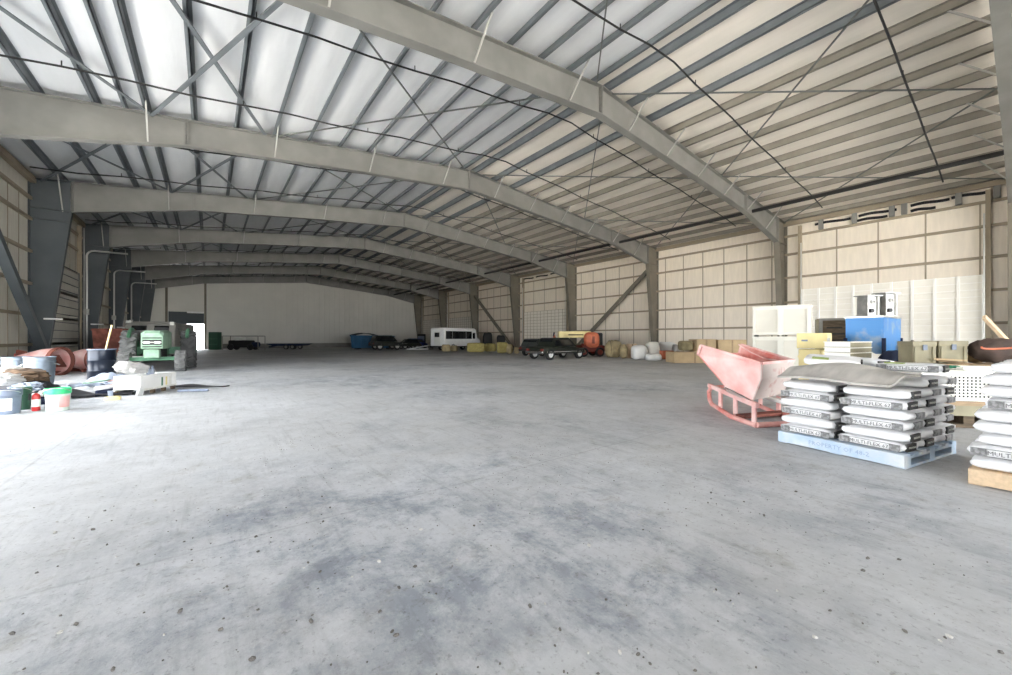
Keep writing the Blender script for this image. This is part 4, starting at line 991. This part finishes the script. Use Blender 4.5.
# drum with pole
p = ud(101.8, 10.95); t = thing('oil_drum', 'glossy blue-black steel drum on the left', 'drum', (p[0], p[1], 0))
pr = [(.28, 0), (.29, .02)]
for z in (.30, .59): pr += [(.285, z-.03), (.30, z), (.285, z+.03)]
pr += [(.285, .86), (.295, .875), (.295, .89), (.27, .89), (.27, .10)]
obj('shell', MB().lathe(pr, 40), M['drum'], t, ang=30); obj('rim', MB().lathe([(.275, .872), (.30, .872), (.30, .895), (.275, .895), (.275, .872)], 40, cap=False), M['bucket_grey'], t)
b = obj('pole', MB().tube([(p[0]-.05, p[1]-.03, .14), ud(112, 11.1) + (hz(325, 11.1),)], .021, 8), M['yellow']); tag(b, 'thin yellow wooden pole standing in the blue-black drum', 'pole')
def trash_can(lab, u, d, h, r):
    p = ud(u, d); t = thing('garbage_can', lab, 'garbage can', (p[0], p[1], 0), 0, 'galvanized cans')
    m = MB(); n = 48; vs = []; fs = []
    zs = [0, .05, .08, h-.1, h-.07, h]
    for i, z in enumerate(zs):
        for j in range(n):
            rr = (r*.84 + r*.16*z/h) * (1 + (.02 if (j//2) % 2 and 1 < i < 4 else 0)); a = 2*math.pi*j/n
            vs.append((rr*math.cos(a), rr*math.sin(a), z))
    for i in range(len(zs)-1):
        for j in range(n): fs.append((i*n+j, i*n+(j+1)%n, (i+1)*n+(j+1)%n, (i+1)*n+j))
    fs.append(tuple(range(n))[::-1]); m.add(vs, fs)
    obj('shell', m, M['galv'], t, ang=20)
    obj('rim', MB().tube([(r*1.005*math.cos(a), r*1.005*math.sin(a), h) for a in [2*math.pi*k/40 for k in range(41)]], .013, 6), M['galv'], t)
    obj('hoop', MB().lathe([(r*.985, h-.11), (r*1.015, h-.10), (r*1.015, h-.09), (r*.985, h-.08)], 40, cap=False), M['galv'], t)
    for s in (0, math.pi):
        obj('handle', MB().tube([(r*math.cos(s+q), r*math.sin(s+q), h-.16) if abs(q) > .25 else ((r+.06)*math.cos(s+q), (r+.06)*math.sin(s+q), h-.2) for q in (-.3, -.15, 0, .15, .3)], .008, 6), M['metal'], t)
    return t
trash_can('galvanized can standing nearest the red mixer drum', 40, 9.85, .72, .27)
trash_can('galvanized can with only its rim above the rubbish heap', 16.5, 10.7, .68, .27)
# buckets
def bucket(name, lab, u, v, r, h, m, rimm, lab_m=None, la=-120, dents=True):
    p = G(u, v); d = F*HC/(v-V0); p = ud(u, d + r*.8)
    t = thing(name, lab, 'bucket', (p[0], p[1], 0))
    obj('body', MB().lathe([(r*.86, 0), (r*.88, .01), (r*.98, h*.8), (r*.95, h*.8), (r*.84, .02)], 32), M[m], t)
    obj('rim_band', MB().lathe([(r*.98, h*.74), (r*1.04, h*.76), (r*1.05, h*.98), (r*1.02, h), (r*.96, h), (r*.95, h*.76)], 32, cap=False), M[rimm], t)
    if lab_m:
        lm = MB(); vs = []; fs = []
        for k in range(9):
            a = R(la + k*8)
            for z in (h*.15, h*.66): rr = (r*.88 + r*.10*z/(h*.8))*1.008; vs.append((rr*math.cos(a), rr*math.sin(a), z))
        for k in range(8): fs.append((2*k, 2*k+2, 2*k+3, 2*k+1))
        lm.add(vs, fs); obj('paper_label', lm, M[lab_m], t)
    obj('bail', MB().tube([(r*1.06*math.cos(a), r*1.06*math.sin(a), h*.8 - .08*math.sin(a)) for a in [R(200+k*14) for k in range(11)]], .005, 5), M['metal'], t)
    return t
bucket('plastic_bucket', 'white plastic bucket with bright green rim band', 58, 411.5, .15, .37, 'bucket_pale', 'green_lid', 'pink', -75)
bucket('plastic_bucket', 'blue-grey plastic bucket with white label at the left edge', 7.5, 415, .15, .38, 'bucket_grey', 'bucket_grey', 'label', -120)
bucket('plastic_bucket', 'dark green bucket behind the blue-grey one at the left edge', 20.5, 410.5, .125, .37, 'bucket_dkgreen', 'bucket_dkgreen')
p = ud(36, 6.5); t = thing('fire_extinguisher', 'small red extinguisher with white label between the buckets', 'extinguisher', (p[0], p[1], 0))
obj('cylinder', MB().lathe([(.045, 0), (.05, .01), (.05, .24), (.04, .27), (.018, .285), (.018, .3)], 20), M['ext_red'], t)
obj('paper_label', MB().lathe([(.0508, .07), (.0508, .19)], 20, cap=False), M['label'], t)
obj('valve', MB().box((0, 0, .31), (.05, .04, .03)).beam((0, 0, .32), (.07, -.02, .34), .02, .012), M['black'], t)
obj('hose', MB().tube([(-.02, 0, .31), (-.07, .0, .28), (-.075, .0, .18)], .01, 6), M['black'], t)
# rubbish heap behind the buckets
def rag(name, lab, cat, u, d, z0, dims, m, seed, amp=.35, fr=2.6, turn=0, ex=.8):
    p = ud(u, d); o = obj(name, MB().blob((0, 0, dims[2]/2), dims, amp, fr, seed, 30, 18, ex=ex), M[m], ang=50)
    o.location = (p[0], p[1], z0); o.rotation_euler = (0, 0, CAMR + R(turn)); return tag(o, lab, cat)
rag('rubbish_bag', 'black rubbish bag at the bottom of the heap behind the buckets', 'bag', 26, 7.7, -.03, (.85, .6, .40), 'cloth_dark', 31)
rag('rubbish_bag', 'black rubbish bag at the left edge under the white foam block', 'bag', 2, 8.3, -.03, (.6, .7, .48), 'cloth_dark', 32)
rag('brown_rag', 'brown crumpled rag on top of the rubbish heap', 'cloth', 25, 7.6, .36, (.66, .5, .24), 'cloth_brown', 33)
rag('brown_rag', 'tan-brown rag slumped beside the nearer galvanized can', 'cloth', 36, 8.2, .18, (.36, .36, .26), 'cloth_brown', 34)
rag('white_rag', 'white crumpled sheet hanging over the blue-grey bucket', 'cloth', 3, 7.1, .35, (.42, .45, .2), 'cloth_white', 35, .4, 3.2)
rag('grey_rag', 'pale grey crumpled plastic in the middle of the rubbish heap', 'plastic', 27, 7.1, .18, (.40, .35, .20), 'plastic_sheet', 36, .5, 3.6)
rag('navy_rag', 'navy cloth lying between the buckets at the foot of the heap', 'cloth', 31, 7.15, -.02, (.62, .4, .2), 'navy', 37, .4, 3)
rag('white_rag', 'small white rag draped on the extinguisher side of the heap', 'cloth', 39.5, 7.0, .16, (.32, .2, .10), 'cloth_white', 38, .4, 3.5)
o = obj('foam_block', MB().box((0, 0, .07), (.42, .3, .13)), M['label'], bevel=.015); p = ud(5, 8.1); o.location = (p[0], p[1], .46); o.rotation_euler = (R(4), R(-3), CAMR); tag(o, 'white foam block on top of the rubbish heap at left', 'block')
# flattened junk in the middle
def strip(name, lab, cat, a, b, w, h, z, m, mid=0):
    pa, pb_ = G(*a), G(*b); mm = MB()
    mm.beam((pa[0], pa[1], z), (pb_[0], pb_[1], z + mid), w, h); o = obj(name, mm, M[m], bevel=.006); return tag(o, lab, cat)
p = ud(84, 8.1); o = obj('floor_mat', MB().sheet(14, 8, lambda u, v: (-.75+1.5*u, -.36+.72*v, .05+.09*math.sin(u*7)*v+.09*abs(noise.noise((u*4, v*3, 1)))), .025), M['cloth_dark'], ang=60); o.location = (p[0], p[1], 0); o.rotation_euler = (0, 0, CAMR + R(38)); tag(o, 'dark buckled rubber mat on the floor right of the green-rimmed bucket', 'mat')
p = ud(89, 8.5); o = obj('crumpled_sheet', MB().sheet(20, 12, lambda u, v: (-.3+.6*u, -.13+.26*v, .14+.08*noise.noise((u*6, v*5, 3))+.05), .006), M['plastic_sheet'], ang=40); o.location = (p[0], p[1], 0); o.rotation_euler = (0, 0, CAMR + R(30)); tag(o, 'pale plastic scraps lying on the dark buckled mat', 'plastic')
p = ud(111, 9.7); o = obj('crumpled_sheet', MB().sheet(26, 16, lambda u, v: (-.52+1.04*u, -.28+.56*v, .11+.20*math.sin(math.pi*u)*math.sin(math.pi*v)+.14*noise.noise((u*5, v*5, 8))), .006), M['plastic_sheet'], ang=30); o.location = (p[0], p[1], 0); o.rotation_euler = (0, 0, CAMR + R(28)); tag(o, 'bluish crumpled plastic sheet in front of the blue-black drum', 'plastic')
strip('green_board', 'pale green strip board lying beside the dark mat', 'board', (86, 394.5), (108, 390.5), .12, .03, .24, 'green_pale')
strip('pink_rod', 'pink rod lying across the crumpled bluish sheet', 'rod', (108, 391), (130, 387.5), .03, .03, .22, 'pink', .04)
strip('pink_rod', 'red rod lying just behind the pink rod', 'rod', (106, 391.5), (126, 388.5), .025, .025, .13, 'red', .03)
strip('white_rail', 'white rail above the long dark plank on the floor', 'rail', (95, 396.5), (133, 390), .05, .05, .17, 'white')
strip('dark_plank', 'dark plank standing on edge before the crumpled sheet', 'plank', (96, 396.5), (133, 390.5), .04, .12, .06, 'navy')
p = G(113, 400); o = obj('sponge_block', MB().blob((0, 0, .03), (.24, .14, .09), .1, 2, 3, 16, 8, ex=.5), M['yellow']); o.location = (p[0], p[1], 0); tag(o, 'small pale yellow block on the floor before the white appliance', 'block')
p = G(110, 397); o = obj('white_cup', MB().lathe([(.035, 0), (.045, .12), (.04, .12), (.03, .01)], 16), M['plastic_sheet']); o.location = (p[0], p[1]+.05, 0); tag(o, 'small bluish cup standing behind the yellow block', 'cup')
# white appliance on feet
a, b = G(140, 395.5), G(176, 388.5); rz = math.atan2(b[1]-a[1], b[0]-a[0]); Lw = math.dist(a, b)
t = thing('appliance_panel', 'white metal appliance lying on a frame with dark and yellow slots', 'appliance', (a[0], a[1], 0), rz)
zt = .40
obj('casing', MB().bx(.02, Lw, .0, .5, .12, zt), M['white'], t, bevel=.012)
for k, (x, mm) in enumerate(((.56, 'green'), (.68, 'yellow'), (.78, 'label'))): obj('slot', MB().bx(Lw*x, Lw*x+.05, -.006, .0, .13, zt-.08), M[mm], t)
obj('end_plate', MB().bx(Lw-.12, Lw-.02, -.012, .0, .10, zt-.02), M['white'], t)
obj('base_frame', MB().bx(0, Lw, -.02, .02, .085, .12).bx(0, Lw, .46, .5, .085, .12), M['label'], t)
for x in (.06, Lw*.35, Lw*.65, Lw-.08):
    for y in (.02, .46): obj('foot', MB().bx(x-.04, x+.04, y-.03, y+.03, 0, .09), M['wood_dark'], t)
obj('corner_flap', MB().prism([(-.12, -.02, 0), (.06, -.02, 0), (.1, -.02, .18), (-.02, -.02, .2)], (0, .03, 0)), M['white'], t, ang=0)
q = local(a, rz, .16, .25); o = obj('crumpled_sheet', MB().blob((0, 0, .10), (.62, .42, .24), .4, 2.4, 6, 26, 14, ex=.8), M['cloth_white'], ang=45); o.location = (q[0], q[1], zt+.075); o.rotation_euler = (0, R(8), rz); tag(o, 'white crumpled sheet on the left end of the white appliance', 'plastic')
for k, (x, lab) in enumerate(((.44, 'white bottle on the appliance next to the crumpled sheet'), (.56, 'white bottle on the appliance, second from the crumpled sheet'))):
    q = local(a, rz, x, .12); s = thing('bottle', lab, 'bottle', (q[0], q[1], zt+.001), 0, 'bottles on the white appliance')
    obj('body', MB().lathe([(.03, 0), (.036, .01), (.036, .1), (.015, .14), (.014, .15)], 16), M['plastic_sheet'], s); obj('cap', MB().lathe([(.016, .15), (.016, .18), (.006, .185)], 12), M['bucket_grey'], s)
q = [G(178, 392), G(208, 391.3)]; o = obj('steel_pipe', MB().tube([(q[0][0], q[0][1], .03), (q[1][0], q[1][1], .03)], .03, 10), M['bucket_grey']); tag(o, 'blue-grey steel pipe lying on the floor right of the appliance', 'pipe')
p = G(200, 387); o = obj('rubber_strip', MB().sheet(12, 3, lambda u, v: (-.62+1.24*u, -.12+.24*v, .035+.03*math.sin(u*6)*v), .025), M['cloth_dark']); o.location = (p[0], p[1], 0); o.rotation_euler = (0, 0, CAMR + R(4)); tag(o, 'dark rubber strip lying on the floor behind the steel pipe', 'strip')

# ------------------------------------------------------------------ grit on the floor
def stone_m(seed):
    return mesh('stone', MB().blob((0, 0, .3), (1, .8, .75), .5, 1.4, seed, 8, 6), M['stone'], 30)
STN = [stone_m(s) for s in range(5)] + [mesh('stone', MB().blob((0, 0, .3), (1, .8, .75), .5, 1.4, 20+s, 8, 6), M['stone_pale'], 30) for s in range(2)]
big = [(392,632),(396,636),(380,612),(258,610),(113,670),(116,557),(164,635),(221,630),(252,660),(256,537),(184,542),(258,552),(280,547),(304,568),(308,563),(320,572),(138,565),(107,545),(93,530),(55,533),(57,522),(37,573),(12,634),(76,625),(311,622),(331,665),(421,530),(379,562),(413,587),(399,588),(436,594),(530,607),(555,646),(588,653),(620,653),(638,655),(650,664),(564,672),(598,674),(614,481),(589,546),(639,515),(643,530),(711,493),(711,499),(744,502),(796,492),(777,591),(714,592),(716,590),(830,611),(868,559),(899,560),(945,638),(949,637),(940,641),(1001,653),(695,671),(764,516),(708,503),(686,509),(545,604),(457,560),(474,526),(480,522),(491,546),(322,497),(330,508),(155,501),(170,512),(105,511),(34,508),(323,522),(227,587),(180,612),(60,633),(352,577),(363,570),(415,567),(500,664),(560,630),(606,600),(733,604),(815,638),(905,632),(863,571)]
rn = random.Random(11)
for k, (u, v) in enumerate(big):
    x, y = G(u, v); o = bpy.data.objects.new('stone', STN[k % 7]); COL.objects.link(o)
    s = rn.uniform(.009, .019); o.location = (x, y, -.002); o.scale = (s*1.3, s, s*1.1); o.rotation_euler = (0, 0, rn.uniform(0, 6))
    tag(o, 'small stone lying loose on the bare concrete floor', 'stone', 'loose stones on the concrete floor')
gm = MB()
for k in range(900):
    r = .8 + 13*rn.random()**1.6; a = rn.uniform(-.95, .95); x, y = cw(r*math.sin(a)*1.2, max(.9, r*math.cos(a)))
    if rn.random() < .5: cx0, cy0 = [(2.2, 2.5), (.4, 3.2), (3.5, 1.2), (1.0, 5.0), (3.0, 3.4)][k % 5]; x, y = rn.gauss(cx0, .5), rn.gauss(cy0, .5)
    if x > 4.4 or x < -3: continue
    s = rn.uniform(.002, .006); gm.T = Matrix.Translation((x, y, 0)); gm.blob((0, 0, s*.2), (s*2, s*1.6, s*1.5), .4, 1.5, k % 9, 5, 3)
gm.T = Matrix.Identity(4)
o = obj('gravel', gm, M['stone'], ang=0); o['kind'] = 'stuff'; o['label'] = 'fine grit and gravel strewn over the concrete floor'; o['category'] = 'gravel'

# ------------------------------------------------------------------ light and camera
w = bpy.data.worlds.new('sky'); SC.world = w; w.use_nodes = True
bg = w.node_tree.nodes['Background']; bg.inputs['Color'].default_value = (.93, .965, 1.0, 1); bg.inputs['Strength'].default_value = 6.5
def portal(loc, rot, sx, sy):
    l = bpy.data.lights.new('opening', 'AREA'); l.shape = 'RECTANGLE'; l.size = sx; l.size_y = sy; l.cycles.is_portal = True
    o = bpy.data.objects.new('opening', l); COL.objects.link(o); o.location = loc; o.rotation_euler = rot
portal((7.4, YB-.2, 2.75), (R(90), 0, 0), 23.2, 5.5)  # portal for the added front opening
portal((XL-.15, (LI+LO)/2, 2.2), (R(90), 0, R(-90)), LO-LI, 4.4)
portal(((ex0+dx1)/2, YE+.3, DH/2), (R(90), 0, R(180)), dx1-ex0, DH)
sl = bpy.data.lights.new('sun', 'SUN'); sl.energy = 33.0; sl.angle = R(1); sl.color = (1, .96, .9)
so = bpy.data.objects.new('sun', sl); COL.objects.link(so); so.rotation_euler = Vector((-.35, -.42, -.84)).to_track_quat('-Z', 'Y').to_euler()

cd = bpy.data.cameras.new('camera'); cam = bpy.data.objects.new('camera', cd); COL.objects.link(cam)
cd.sensor_width = 36; cd.lens = F/1012*36; cd.clip_start = .05; cd.clip_end = 500
cam.location = (0, 0, HC); cam.rotation_euler = (R(90), 0, -TH)
cd.shift_y = (V0-337.5)/1012
SC.camera = cam
SC.view_settings.view_transform = 'Standard'; SC.view_settings.look = 'None'; SC.view_settings.gamma = 1
SC.view_settings.use_curve_mapping = False; SC.view_settings.exposure = 1.42
SC.cycles.max_bounces = 10; SC.cycles.diffuse_bounces = 7; SC.cycles.sample_clamp_indirect = 8
SC.cycles.use_denoising = True
